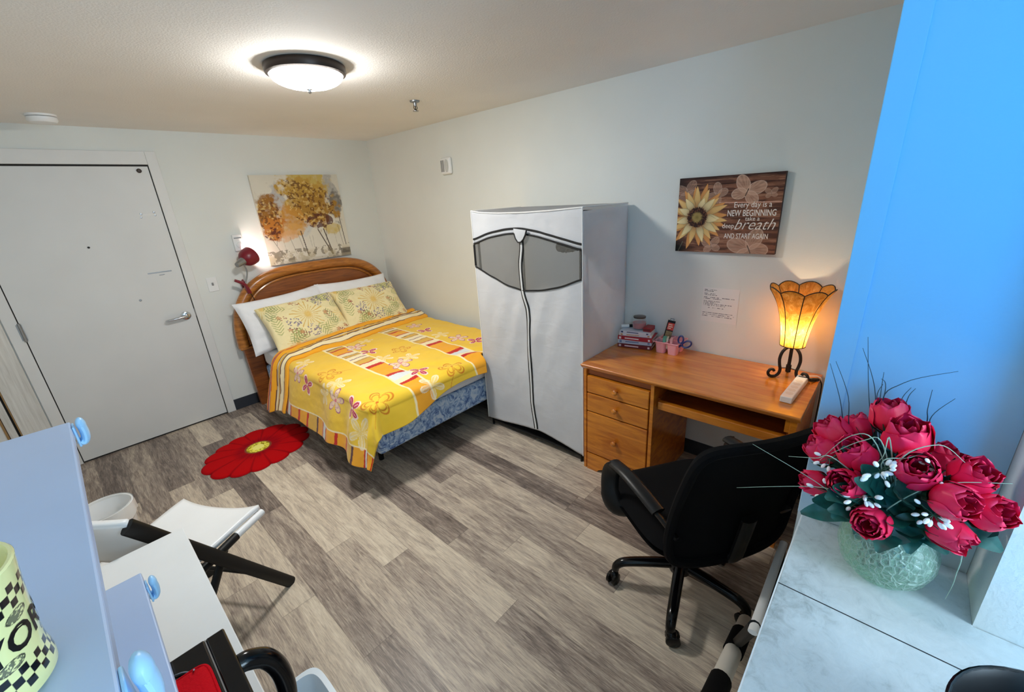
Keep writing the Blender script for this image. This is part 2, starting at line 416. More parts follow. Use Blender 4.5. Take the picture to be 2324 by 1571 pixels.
def text_mesh(name, s, size, m, parent, place, shear=0, bold=0, align='CENTER', sx=1, width=0):
    """lettering as a mesh part; place(x, y) turns text coordinates into a point"""
    cu = bpy.data.curves.new('t', 'FONT'); cu.body = s; cu.size = size; cu.shear = shear; cu.offset = bold; cu.align_x = align; cu.resolution_u = 3
    ob = bpy.data.objects.new('t', cu); COL.objects.link(ob)
    dg = bpy.context.evaluated_depsgraph_get(); me = bpy.data.meshes.new_from_object(ob.evaluated_get(dg))
    bpy.data.objects.remove(ob); bpy.data.curves.remove(cu)
    if width:
        xs_ = [v.co.x for v in me.vertices]; sx = width/(max(xs_)-min(xs_)); c0 = (max(xs_)+min(xs_))/2
        for v in me.vertices: v.co.x -= c0
    inv = wmat(parent).inverted()
    for v in me.vertices: v.co = inv @ Vector(place(v.co.x*sx, v.co.y))
    me.materials.clear(); me.materials.append(MT[m] if isinstance(m, str) else m); me.name = name
    o = bpy.data.objects.new(name, me); link(o, parent); return o

# ================================================================== the room
H = 2.283
XL, YN = -3.14, -5.6          # left wall, wall behind the camera
XA, XB, YA, YB = -1.635, -1.75, -4.151, -4.385
struct(MB().box((XL-.1, YN-.1, -.1), (.1, .1, 0)), 'floor', 'floor', smooth=False)
struct(MB().box((XL-.1, YN-.1, H), (.1, .1, H+.1)), 'ceiling', 'ceiling', smooth=False)
struct(MB().box((XL-.1, 0, 0), (.1, .1, H)), 'wall_back', 'wall', smooth=False)
struct(MB().box((0, YN, 0), (.1, 0, H)), 'wall_right', 'wall', smooth=False)
struct(MB().box((XL-.1, YN-.1, 0), (XL, 0, H)), 'wall_left', 'wall', smooth=False)
struct(MB().box((XL, YN-.1, 0), (0, YN, H)), 'wall_front', 'wall', smooth=False)
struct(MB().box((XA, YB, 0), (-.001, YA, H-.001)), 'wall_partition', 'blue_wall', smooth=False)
struct(MB().box((XB, YN+.001, 0), (-.001, YB-.0005, H-.001)), 'wall_near', 'wall', smooth=False)
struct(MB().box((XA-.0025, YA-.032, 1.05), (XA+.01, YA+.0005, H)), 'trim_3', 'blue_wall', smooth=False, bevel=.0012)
struct(MB().box((-1.742, -.008, 0), (-.001, 0, .1)), 'baseboard_back', 'base_rubber', smooth=False, bevel=.002)
struct(MB().box((-.008, YA, 0), (0, -.009, .1)), 'baseboard_right', 'base_rubber', smooth=False, bevel=.002)

# door in its casing
casing = MB().box((-1.806, -.013, 0), (-1.742, 0, 2.138)).box((-2.814, -.013, 0), (-2.752, 0, 2.138)).box((-2.752, -.013, 2.05), (-1.806, 0, 2.138))
struct(casing, 'trim_1', 'trim', smooth=False, bevel=.003)
door = thing('door_1', None, None, (-2.278, 0, 0)); door['kind'] = 'structure'
build(MB().box((-2.7515, -.0015, .001), (-1.8065, -.0003, 2.0495)), 'door_gap', 'dark_gap', door, world=True, smooth=False)
build(MB().box((-2.746, -.0085, .014), (-1.813, -.002, 2.037)), 'door_leaf', 'door', door, world=True, smooth=False)
hd = build(MB().lathe([(0, 0), (.033, 0), (.033, .008), (.027, .012), (.012, .013), (.012, .045), (0, .045)], (-1.876, -.0085, .923), 28, aim((0, -1, 0)), close=False), 'door_handle', 'chrome', door, world=True)
build(MB().tube([(-1.873, -.05, .923), (-1.9, -.054, .922), (-1.96, -.054, .918), (-2.0, -.05, .914), (-2.012, -.036, .912)], [.012, .0145, .0135, .013, .009], 12, flat=.7), 'lever', 'chrome', hd, world=True)
build(MB().box((-1.8125, -.011, .905), (-1.806, -.0085, .965)), 'strike_plate', 'steel', door, world=True, smooth=False)
for z in (.24, 1.02, 1.83):
    build(MB().tube([(-2.749, -.016, z-.062), (-2.749, -.016, z+.062)], .008, 10).box((-2.764, -.0145, z-.055), (-2.738, -.0135, z+.055)), 'hinge', 'steel', door, world=True)
build(MB().lathe([(0, 0), (.006, 0), (.007, .004), (0, .006)], (-2.282, -.0085, 1.514), 14, aim((0, -1, 0)), close=False), 'peephole', 'black_plastic', door, world=True)
build(MB().lathe([(0, 0), (.014, 0), (.015, .006), (.009, .014), (0, .015)], (-1.869, -.0085, 2.008), 18, aim((0, -1, 0)), close=False), 'bumper', 'bronze', door, world=True)
build(MB().box((-2.02, -.011, 1.282), (-1.872, -.0085, 1.29)).box((-1.955, -.0125, 1.262), (-1.922, -.0085, 1.268)), 'card_clip', 'steel', door, world=True, smooth=False, bevel=.001)
mk = MB()
for x, z, r in ((-1.94, 1.713, .009), (-1.862, 1.722, .008), (-1.945, 1.69, .007), (-1.86, 1.7, .007), (-2.115, 1.10, .009)):
    mk.lathe([(0, 0), (r, 0), (r*.8, .002), (0, .0024)], (x, -.0085, z), 12, aim((0, -1, 0)), close=False)
build(mk, 'adhesive_mark', 'steel', door, world=True)
build(mk := MB().box((-1.95, -.0095, 1.70), (-1.855, -.0085, 1.712)), 'tape_strip', 'trim', door, world=True, smooth=False)
# grey closet panels left of the door, tan edged
cl = thing('door_2', None, None, (-2.95, 0, 0)); cl['kind'] = 'structure'
def m_panel():
    m = NT('grey wash panel').set(Roughness=.6)
    n1 = m.noise(m.coords((22, 22, 1.2)), 3, 5, .6, .5)
    r = m.ramp(n1, 'Fac', [(.3, rgb(196, 192, 184)), (.5, rgb(214, 211, 204)), (.7, rgb(226, 224, 218))]); m.l(r, 'Color', m.b, 'Base Color'); return m.m
MT['panel'] = m_panel()
build(MB().box((-2.955, -.022, 0), (-2.8195, -.0005, 2.1)), 'closet_panel', 'panel', cl, world=True, smooth=False, bevel=.002)
build(MB().box((-2.961, -.024, 0), (-2.9555, -.0005, 2.1)).box((-3.022, -.024, 0), (-3.012, -.0005, 2.1)), 'closet_edge', 'tan', cl, world=True, smooth=False)
build(MB().box((-2.973, -.006, 0), (-2.9615, -.0005, 2.1)).box((-3.012, -.006, 0), (-3.009, -.0005, 2.1)), 'closet_gap', 'dark_gap', cl, world=True, smooth=False)
build(MB().box((-3.009, -.012, 0), (-2.9735, -.0005, 2.1)), 'closet_jamb', 'panel', cl, world=True, smooth=False)
build(MB().box((-3.13, -.02, 0), (-3.0225, -.0005, 2.1)), 'closet_panel', 'trim', cl, world=True, smooth=False)

# ================================================================== ceiling fixtures
t = thing('ceiling_light', 'flush round ceiling light with dark bronze rim and glowing white glass bowl', 'ceiling light', (-1.47, -2.065, H))
build(MB().lathe([(0, 0), (.164, 0), (.171, -.005), (.173, -.022), (.168, -.036), (.157, -.041), (.149, -.038), (.149, -.016), (0, -.016)], n=56, close=False), 'rim', 'bronze', t)
build(MB().lathe([(.154*math.cos(a), -.039-.054*math.sin(a)) for a in [PI/2*k/12 for k in range(13)]], n=48, close=False), 'glass_bowl', 'bowl_glow', t)
build(MB().lathe([(0, -.091), (.013, -.091), (.014, -.095), (.006, -.099), (.009, -.104), (.005, -.111), (0, -.113)], n=18, close=False), 'finial', 'chrome', t)
t = thing('fire_sprinkler', 'small chrome fire sprinkler head on the ceiling right of the lamp', 'sprinkler', (-.635, -1.727, H))
build(MB().lathe([(0, 0), (.032, 0), (.03, -.008), (.012, -.012), (.009, -.03), (0, -.03)], n=24, close=False), 'escutcheon', 'steel', t)
build(MB().tube([(.009, 0, -.026), (.014, 0, -.04), (.003, 0, -.056)], .0025, 6).tube([(-.009, 0, -.026), (-.014, 0, -.04), (-.003, 0, -.056)], .0025, 6).tube([(0, 0, -.028), (0, 0, -.056)], .003, 8), 'frame_arm', 'black_metal', t)
build(MB().lathe([(0, -.056), (.018, -.057), (.018, -.06), (0, -.061)], n=20, close=False), 'deflector', 'steel', t)
t = thing('smoke_detector', 'round white smoke detector on the ceiling above the door', 'smoke detector', (-2.285, -.36, H))
build(MB().lathe([(0, 0), (.068, 0), (.068, -.01), (.06, -.012), (0, -.012)], n=40, close=False), 'mounting_plate', 'white_plastic', t)
build(MB().lathe([(0, -.0145), (.066, -.0145), (.067, -.03), (.058, -.042), (.02, -.046), (0, -.046)], n=40, close=False), 'cover', 'white_plastic', t)
build(MB().lathe([(0, -.012), (.056, -.012), (.056, -.0145), (0, -.0145)], n=40, close=False), 'vent_gap', 'dark_gap', t)

# ================================================================== wall devices
t = thing('alarm_sounder', 'white fire alarm sounder high on the right wall near the corner', 'alarm', (0, -1.232, 1.945))
build(MB().box((-.034, -.062, -.066), (-.001, .062, .066)), 'housing', 'white_plastic', t, bevel=.016, seg=4)
build(MB().prism([(-.02+.024*math.cos(a), .0+.05*math.sin(a)) for a in [2*PI*k/24 for k in range(24)]], -.0375, -.033, 0), 'strobe_lens', plain('lens', rgb(200, 202, 200), .2), t, smooth=False)
g = MB()
for k in range(5): g.box((-.0365, .012+.009*k, -.045), (-.0335, .015+.009*k, .045))
build(g, 'grille', 'steel', t, smooth=False)
t = thing('thermostat', 'white wall thermostat with a round dial just above the red clip lamp', 'thermostat', (-1.368, 0, 1.44))
build(MB().box((-.037, -.026, -.068), (.037, -.0005, .068)), 'housing', 'white_plastic', t, bevel=.006, seg=3)
build(MB().lathe([(0, 0), (.022, 0), (.02, .01), (0, .011)], (0, -.026, -.018), 24, aim((0, -1, 0)), close=False), 'dial', 'white_plastic', t)
build(MB().box((-.028, -.028, .036), (.028, -.0255, .044)), 'display_slot', 'steel', t, smooth=False)
t = thing('light_switch', 'white light switch plate on the wall between the door and headboard', 'switch', (-1.634, 0, 1.13))
build(MB().box((-.037, -.006, -.058), (.037, -.0005, .058)), 'plate', 'white_plastic', t, bevel=.003)
build(MB().box((-.006, -.017, -.006), (.006, -.005, .016), ), 'toggle', 'steel', t, bevel=.002)

# notice on the wall over the desk
t = thing('notice_sheet', 'white paper notice with lines of small print taped above the desk', 'notice', (-.0012, -3.49, 1.01))
nu, nv = 420, 360
yy, zz = np.meshgrid(np.linspace(-3.394, -3.588, nu), np.linspace(.915, 1.115, nv))
Cn = np.ones((nv, nu, 3))*np.array(rgb(232, 230, 228))
def print_line(z, y0, y1, h=.0042):
    r = np.random.default_rng(int(z*1e5)); word = (vnoise(yy, zz*0, 520, int(z*9999) % 1000) > .33) & (vnoise(yy, zz*0, 120, int(z*7777) % 1000) > .2)
    mixc(Cn, ((np.abs(zz-z) < h/2) & (yy < y0) & (yy > y1) & word)*.85, rgb(70, 72, 84))
for z, y0, y1 in ((1.102, -3.402, -3.468), (1.094, -3.402, -3.452), (1.080, -3.402, -3.462), (1.072, -3.402, -3.472), (1.058, -3.402, -3.565), (1.050, -3.402, -3.5),
                  (1.036, -3.402, -3.49), (1.028, -3.402, -3.478), (1.020, -3.402, -3.57), (1.012, -3.402, -3.52), (.998, -3.42, -3.515),
                  (.968, -3.4, -3.57), (.958, -3.4, -3.572), (.948, -3.4, -3.568)):
    print_line(z, y0, y1)
painted('printed_page', np.full_like(yy, -.0014), yy, zz, Cn, 'attr_paper', t, world=True, flip=False)

# ================================================================== canvases
# autumn trees over the bed
tx0, tx1, tz0, tz1 = -1.165, -.392, 1.212, 1.971
t = thing('canvas_print', 'square canvas painting of golden autumn trees above the headboard', 'picture', ((tx0+tx1)/2, 0, tz0))
build(MB().box((tx0, -.029, tz0), (tx1, -.001, tz1)), 'canvas_edge', plain('canvas side', rgb(206, 200, 184), .8), t, world=True, smooth=False)
N = 330
U, V = np.meshgrid(np.linspace(0, 1, N), np.linspace(0, 1, N))
C = np.ones((N, N, 3))*np.array(rgb(222, 216, 200))
mixc(C, fbm(U, V, 4, 4, 3)*.5, rgb(200, 196, 184)); mixc(C, smooth(V, .42, .1)*.5, rgb(232, 226, 212))
def crown(cx, cy, rx, ry, col, seed, amt=1, edge=.35):
    d = np.hypot((U-cx)/rx, (V-cy)/ry)+(fbm(U, V, 12, 5, seed)-.5)*1.5; mixc(C, smooth(d, 1.16, .8)*amt*(.7+.6*fbm(U, V, 34, 2, seed+50)), col)
crown(.24, .74, .09, .16, rgb(176, 176, 178), 11, .8); crown(.3, .52, .08, .2, rgb(190, 188, 184), 12, .7)
crown(.87, .82, .085, .16, rgb(164, 162, 158), 13, .8); crown(.9, .62, .1, .16, rgb(116, 112, 106), 14, .9)
crown(.47, .38, .1, .08, rgb(196, 198, 196), 15, .8)
crown(.62, .98, .24, .22, rgb(198, 172, 92), 16); crown(.55, .76, .28, .22, rgb(186, 146, 62), 17); crown(.62, .6, .27, .2, rgb(166, 122, 48), 18)
crown(.37, .52, .16, .16, rgb(198, 140, 58), 19, .9); crown(.3, .38, .16, .08, rgb(212, 158, 84), 20, .8); crown(.82, .36, .1, .07, rgb(206, 180, 104), 29, .8)
crown(.1, .6, .13, .2, rgb(150, 100, 38), 21); crown(.12, .42, .15, .12, rgb(188, 116, 42), 22); crown(.27, .33, .09, .06, rgb(220, 166, 112), 24, .7)
leafy = np.exp(-((U-.62)/.26)**2-((V-.66)/.22)**2)+np.exp(-((U-.1)/.12)**2-((V-.52)/.2)**2)+.6*np.exp(-((U-.4)/.16)**2-((V-.86)/.1)**2)
sp = fbm(U, V, 42, 2, 31)
mixc(C, ((sp > .62)*leafy > .34)*.75, rgb(92, 52, 24)); mixc(C, ((fbm(U, V, 36, 2, 33) > .66)*leafy > .3)*.6, rgb(224, 192, 120))
low = np.exp(-((U-.68)/.16)**2-((V-.46)/.09)**2)+.8*np.exp(-((U-.1)/.1)**2-((V-.36)/.08)**2)
mixc(C, ((fbm(U, V, 30, 2, 35) > .52)*low > .35)*.85, rgb(84, 36, 30))
for x0, y0, x1, y1, w, k in ((.42, .36, .455, .06, .0052, .95), (.63, .36, .755, .04, .006, .95), (.7, .36, .765, .04, .006, .95), (.74, .38, .715, .22, .003, .7), (.93, .5, .955, .14, .0045, .9),
                             (.89, .4, .92, .14, .003, .6), (.07, .33, .18, .06, .0035, .6), (.14, .33, .12, .22, .003, .55), (.28, .3, .32, .1, .003, .5), (.38, .34, .42, .1, .003, .5),
                             (.51, .3, .52, .16, .0025, .35), (.55, .3, .545, .16, .0025, .35), (.2, .28, .21, .14, .0025, .3), (.83, .3, .84, .16, .0025, .35)):
    mixc(C, (segdist(U, V, x0, y0, x1, y1) < w)*k, rgb(58, 44, 36))
gr = smooth(V, .17, .07)*smooth(fbm(U, V, 12, 4, 41), .38, .56); mixc(C, gr*.6, rgb(176, 160, 118)); mixc(C, (V < .16)*(fbm(U, V, 22, 3, 43) > .6)*.7, rgb(112, 100, 82))
mixc(C, ((U > .87) & (V < .1))*.8, rgb(96, 90, 82)); mixc(C, (V < .035)*.4, rgb(196, 184, 156))
painted('painted_face', tx0+U*(tx1-tx0), np.full_like(U, -.0295), tz0+V*(tz1-tz0), C, 'attr_canvas', t, world=True)

# sunflower canvas over the desk
sy0, sy1, sz0, sz1 = -3.226, -3.731, 1.3165, 1.7087
t = thing('canvas_print', 'brown canvas print with a sunflower, butterflies and lettering above the desk', 'picture', (0, (sy0+sy1)/2, sz0))
build(MB().box((-.029, sy1, sz0), (-.001, sy0, sz1)), 'canvas_edge', plain('dark canvas side', rgb(52, 30, 28), .8), t, world=True, smooth=False)
NU, NV = 540, 420; A = 1.288
U, V = np.meshgrid(np.linspace(0, A, NU), np.linspace(0, 1, NV))
g = fbm(U*1.6, V*14, 3, 5, 51); pl = .35+.5*np.exp(-((U-.85)/.45)**2)*(.75+.5*np.sin(V*6.0+.6)**2)
C = np.array(rgb(58, 30, 26))*(1-pl[..., None])+np.array(rgb(142, 92, 70))*pl[..., None]
mixc(C, smooth(g, .5, .38)*.65, rgb(44, 22, 20)); mixc(C, smooth(g, .58, .72)*.5, rgb(178, 128, 100))
mixc(C, (np.abs(V-.655+.015*(U/A-.6)) < .007)*(U > .55)*.8, rgb(226, 170, 146)); mixc(C, (np.abs(V-.9) < .006)*.7, rgb(30, 14, 14)); mixc(C, (np.abs(V-.335) < .004)*.5, rgb(40, 20, 18))
mixc(C, smooth(V, .93, 1.0)*.8, rgb(34, 18, 20)); mixc(C, smooth(U, .3, 0)*smooth(V, .3, .05)*1.0, rgb(18, 18, 16)); mixc(C, smooth(U, .2, 0)*smooth(V, .75, .95)*.8, rgb(24, 16, 18))
mixc(C, (segdist(U, V, .04, .0, .1, .14) < .006)*.6, rgb(110, 110, 90))
def butterfly(cx, cy, s, ang, k):
    for a, r1, r2, off in ((.75, .15, .1, .15), (-.5, .12, .09, .12), (2.4, .15, .1, .15), (3.65, .12, .09, .12)):
        px, py = cx+s*off*math.cos(a+ang), cy+s*off*math.sin(a+ang)
        dx, dy = U-px, V-py; c, sn = math.cos(a+ang), math.sin(a+ang)
        d = np.hypot((dx*c+dy*sn)/(r1*s), (-dx*sn+dy*c)/(r2*s))
        tx = .55+.45*np.sin(np.arctan2(-dx*sn+dy*c, dx*c+dy*sn+r1*s)*26)
        mixc(C, smooth(d, 1.02, .92)*k*(.6+.4*tx), rgb(206, 164, 140)); mixc(C, (np.abs(d-.97) < .05)*k*.6, rgb(232, 200, 180)); mixc(C, smooth(d, .5, .1)*k*.5, rgb(136, 90, 74))
    mixc(C, (segdist(U, V, cx-.05*s*math.sin(ang), cy+.05*s*math.cos(ang), cx+.06*s*math.sin(ang), cy-.06*s*math.cos(ang)) < .008*s)*.9*min(1, k*1.4), rgb(34, 18, 16))
butterfly(.88, .78, .78, -.35, .78); butterfly(.12, .8, .62, .3, .35); butterfly(.53, .76, .55, 1.0, .5); butterfly(1.16, .75, .3, .1, .45)
butterfly(.5, .085, .5, .2, .5); butterfly(.98, .06, .95, .45, .62)
fx, fy = .275, .475
dx, dy = U-fx, V-fy; R = np.hypot(dx, dy); TH = np.arctan2(dy, dx)
pcol = [rgb(236, 160, 90), rgb(252, 204, 128), rgb(255, 232, 172)]
def petal(ang, r0, r1, w, shade):
    c, s = math.cos(ang), math.sin(ang); x = dx*c+dy*s; y = -dx*s+dy*c
    tt = np.clip((x-r0)/(r1-r0), 0, 1); ww = w*np.sin(PI*np.clip(tt, .0, 1)**.72)**.85+.0005
    inside = (x > r0) & (x < r1) & (np.abs(y) < ww)
    base = np.array(pcol[shade]); q = np.clip(np.abs(y)/ww, 0, 1)
    colr = base[None, None]*(1-.45*(1-tt)[..., None])*(1-.18*(q**2)[..., None])
    colr = colr*(1-.14*(np.abs(np.sin(y*260))[..., None]))
    red = np.clip(1-tt*2.2, 0, 1)[..., None]; colr = colr*(1-red*.8)+np.array(rgb(140, 66, 34))*red*.8
    C[inside] = colr[inside]
    edge = inside & (q > .86); C[edge] = C[edge]*.55
rp = random.Random(4)
for k in range(16): petal(2*PI*k/16+.1+rp.uniform(-.06, .06), .09, .43*rp.uniform(.9, 1.08), .052, 0)
for k in range(15): petal(2*PI*k/15+.32+rp.uniform(-.07, .07), .09, .385*rp.uniform(.88, 1.1), .046, 1)
for k in range(11): petal(2*PI*k/9+rp.uniform(-.15, .15), .09, .30*rp.uniform(.8, 1.15), .05, 2)
mixc(C, smooth(R+(fbm(U, V, 60, 2, 61)-.5)*.03, .145, .125), rgb(44, 22, 20)); mixc(C, (R < .15)*(fbm(U, V, 70, 2, 62) > .6)*.6, rgb(120, 70, 40))
mixc(C, smooth(R+(fbm(U, V, 50, 2, 63)-.5)*.03, .085, .05), rgb(150, 128, 72)); mixc(C, smooth(R, .04, .0)*.7, rgb(110, 92, 44))
painted('printed_face', np.full_like(U, -.0295), sy0+U/A*(sy1-sy0), sz0+V*(sz1-sz0), C, 'attr_canvas', t, world=True, flip=False)
MT['print_white'] = plain('print white', rgb(246, 236, 226), .7)
hh = sz1-sz0
SA = sy1-sy0
for s, u0, u1, vb, size, sh, bo in (('Every day is a', .745, 1.185, .592, .040, 0, 0), ('NEW BEGINNING', .672, 1.243, .484, .044, 0, .0004), ('take a', .895, 1.065, .425, .030, 0, 0),
                                    ('deep', .622, .768, .330, .036, 0, 0), ('breath', .775, 1.255, .312, .078, .42, -.0008), ('AND START AGAIN', .655, 1.185, .196, .037, 0, .0002)):
    def place(x, y, uc=(u0+u1)/2, vb=vb): return (-.0301, sy0+uc/A*SA-x, sz0+vb*hh+y)
    text_mesh('lettering', s, size, 'print_white', t, place, sh, bo, width=(u1-u0)/A*abs(SA))

# ================================================================== bed
bed = thing('bed', 'double bed with curved oak headboard and blue floral box spring', 'bed', (-.82, -1.05, 0))
HW = .777; HC = -.818
def arch(x, hw, top, zs):
    q = np.clip(np.abs((x-HC)/hw), 0, 1); return zs+(top-zs)*(1-q**3.6)**(1/2.3)
def arch_pts(hw, top, zs, n=60):
    th = np.linspace(0, PI, n); xs = HC-hw*np.sign(np.cos(th))*np.abs(np.cos(th))**.55
    return [(x, arch(x, hw, top, zs)) for x in xs]
pts = arch_pts(HW-.035, 1.165, .60)
path = [(HC-HW+.035, -.085, .565)]+[(x, -.085, z) for x, z in pts]+[(HC+HW-.035, -.085, .565)]
fr = MB().tube(path, .043, 14, flat=1.0, up=(0, 1, 0))
hb = build(fr, 'headboard', 'oak', bed, world=True)
inner = [(x, z) for x, z in arch_pts(HW-.05, 1.15, .60)]
build(MB().prism([(HC-HW+.05, .35)]+inner+[(HC+HW-.05, .35)], -.075, -.045, 1), 'headboard_panel', 'oak_panel', hb, world=True, smooth=False)
pts2 = arch_pts(HW-.092, 1.108, .60)
build(MB().tube([(HC-HW+.092, -.078, .575)]+[(x, -.078, z) for x, z in pts2]+[(HC+HW-.092, -.078, .575)], .012, 8, up=(0, 1, 0)), 'bead_moulding', 'oak', hb, world=True)
for x0_, x1_ in ((HC-HW-.002, HC-HW+.12), (HC+HW-.12, HC+HW+.002)): build(MB().box((x0_, -.122, .548), (x1_, -.05, .568)), 'moulding_foot', 'oak', hb, world=True, bevel=.006)
for s in (-1, 1):
    xo = HC+s*(HW-.025); xi = HC+s*(HW-.16)
    build(MB().prism([(xo, .55), (xi, .55), (xi-s*.0, 0), (xo-s*.018, 0)], -.1, -.05, 1), 'leg', 'oak_panel', bed, world=True, smooth=False, bevel=.004)
BX0, BX1, BY0, BY1 = -1.45, -.075, -.13, -2.03
build(MB().box((BX0, BY1, .19), (BX1, BY0, .37)), 'box_spring', 'boxspring', bed, world=True, bevel=.025, seg=4)
build(MB().box((BX0+.004, BY1+.004, .372), (BX1-.004, BY0, .545)), 'mattress', 'mattress', bed, world=True, bevel=.045, seg=5)
fm = MB().box((BX0+.06, BY1+.12, .155), (BX1-.06, BY0, .188))
build(fm, 'rail_frame', 'black_metal', bed, world=True, smooth=False)
for x in (BX0+.12, BX1-.12):
    for y in (BY1+.25, BY0-.2):
        build(MB().tube([(x, y, 0), (x, y, .156)], .018, 10), 'leg', 'black_metal', bed, world=True)

# ---- pillows
def pillow_mesh(w, h, th, nu, nv, seed, pinch=.06):
    a = np.linspace(-1, 1, nu); b = np.linspace(-1, 1, nv); A_, B_ = np.meshgrid(a, b)
    pu = (1-np.abs(A_)**3)**.5; pv = (1-np.abs(B_)**3)**.5
    T = th*(pu*pv)**.75
    X = A_*w/2*(1-pinch*(1-B_**2)*np.abs(A_)**3); Y = B_*h/2*(1-pinch*1.3*(1-A_**2)*np.abs(B_)**3)
    wr = (fbm(A_+3, B_+3, 3.5, 3, seed)-.5)*.03*np.clip(T/th*2, 0, 1)
    return A_, B_, X, Y, T/2+wr, -T/2
def place_pillow(o, x, yb, zb, yt, zt, roll=0, off=0):
    up = Vector((0, yt-yb, zt-zb)).normalized(); n = Vector((0, -up.z, up.y)); xa = up.cross(n)
    xr = (xa*math.cos(roll)+up*math.sin(roll)); ur = (-xa*math.sin(roll)+up*math.cos(roll))
    m = Matrix((xr, ur, n)).transposed().to_4x4(); m.translation = Vector((x, (yb+yt)/2, (zb+zt)/2))+n*off
    o.matrix_basis = m
def white_pillow(x, yb, zb, yt, zt, roll, seed, label, w=.74, h=.47):
    A_, B_, X, Y, Z1, Z0 = pillow_mesh(w, h, .15, 46, 32, seed)
    mb = MB().grid(X, Y, Z1).grid(X[:, ::-1], Y[:, ::-1], Z0[:, ::-1])
    o = build(mb, 'pillow', 'white_case', None, clean=True)
    place_pillow(o, x, yb, zb, yt, zt, roll); tag(o, label, 'pillow', 'white pillows at the headboard'); return o
white_pillow(-1.2, -.33, .575, -.175, .955, .05, 71, 'white pillow behind the left floral pillow, its corner poking out left')
white_pillow(-.52, -.33, .575, -.175, .975, -.02, 73, 'white pillow behind the right floral pillow, only its top edge showing')
def floral(A_, B_, w, h, seed):
    X = (A_+1)*w/2; Y = (B_+1)*h/2
    C = np.ones((*X.shape, 3))*np.array(rgb(244, 228, 172)); mixc(C, fbm(X, Y, 8, 3, seed)*.35, rgb(250, 238, 196))
    r = random.Random(seed)
    def burst(cx, cy, R, col):
        dx, dy = X-cx, Y-cy; d = np.hypot(dx, dy); th = np.arctan2(dy, dx)
        k = (np.abs(np.sin(th*11)) < .36)*(d < R*(.78+.22*np.sin(th*5)))*(d > R*.08); mixc(C, k*.85, col); mixc(C, smooth(d, R*.3, R*.1)*.7, rgb(232, 186, 74))
    def fern(cx, cy, L, ang, col):
        c, s = math.cos(ang), math.sin(ang); x = (X-cx)*c+(Y-cy)*s; y = -(X-cx)*s+(Y-cy)*c
        wd = .045*np.sin(PI*np.clip(x/L, 0, 1))**.6+1e-4
        k = (x > 0) & (x < L) & (np.abs(y) < wd) & (np.mod(x-np.abs(y)*.75, .024) < .010); mixc(C, k*.75, col)
    def berries(cx, cy, n, col, R=.05):
        for _ in range(n):
            a, q = r.uniform(0, 6.3), R*math.sqrt(r.random()); mixc(C, (np.hypot(X-cx-q*math.cos(a), Y-cy-q*math.sin(a)) < .0052)*.8, col)
    def bloom(cx, cy, s, col):
        dx, dy = X-cx, Y-cy; d = np.hypot(dx, dy); th = np.arctan2(dy, dx); rr = s*(.35+.65*np.abs(np.cos(2.5*th)))
        mixc(C, (d < rr)*.7, col); mixc(C, (np.abs(d-rr) < .0022)*.6, rgb(150, 90, 70))
    burst(w*.52, h*.55, .15, rgb(216, 168, 56)); burst(w*.06, h*.94, .1, rgb(230, 196, 96)); burst(w*.98, h*.4, .1, rgb(224, 184, 84)); burst(w*.25, h*.04, .09, rgb(230, 190, 100))
    for a in ((.1, .28, .2, 1.5), (.62, .14, .2, .45), (.3, .78, .17, 2.7), (.72, .98, .16, -.6), (.83, .22, .17, 1.9), (.42, .1, .16, 2.5), (.86, .62, .16, .3), (.2, .1, .14, .3), (.04, .62, .17, .9), (.66, .74, .17, 1.1), (.95, .95, .16, 3.6), (.34, .3, .15, 3.9), (.58, .3, .15, 5.2)):
        fern(w*a[0], h*a[1], a[2], a[3], rgb(156, 166, 92) if r.random() < .6 else rgb(132, 146, 90))
    for a in ((.3, .42), (.72, .82), (.5, .2), (.94, .85)): berries(w*a[0], h*a[1], 44, rgb(112, 100, 140), .06)
    for a in ((.16, .62), (.4, .9), (.74, .5), (.8, .08), (.58, .93), (.22, .32), (.92, .14), (.34, .22)): bloom(w*a[0], h*a[1], .02, rgb(214, 146, 92)); berries(w*a[0]+.03, h*a[1]-.02, 7, rgb(150, 60, 60), .03)
    return C
def floral_pillow(x, yb, zb, yt, zt, roll, seed, label, w=.66, h=.45):
    A_, B_, X, Y, Z1, Z0 = pillow_mesh(w, h, .15, 200, 140, seed)
    Cc = floral(A_, B_, w, h, seed)
    X2 = np.concatenate([X, X[::-1]], 0); Y2 = np.concatenate([Y, Y[::-1]], 0); Z2 = np.concatenate([Z1, Z0[::-1]], 0); C2 = np.concatenate([Cc, Cc[::-1]], 0)
    o = painted('pillow', X2, Y2, Z2, C2, 'attr_cloth'); place_pillow(o, x, yb, zb, yt, zt, roll)
    tag(o, label, 'pillow', 'floral pillows on the bed'); return o
floral_pillow(-1.13, -.60, .585, -.30, .92, .035, 81, 'left yellow floral pillow leaning near the clip lamp side')
floral_pillow(-.49, -.59, .585, -.29, .915, -.02, 83, 'right yellow floral pillow leaning near the right wall')

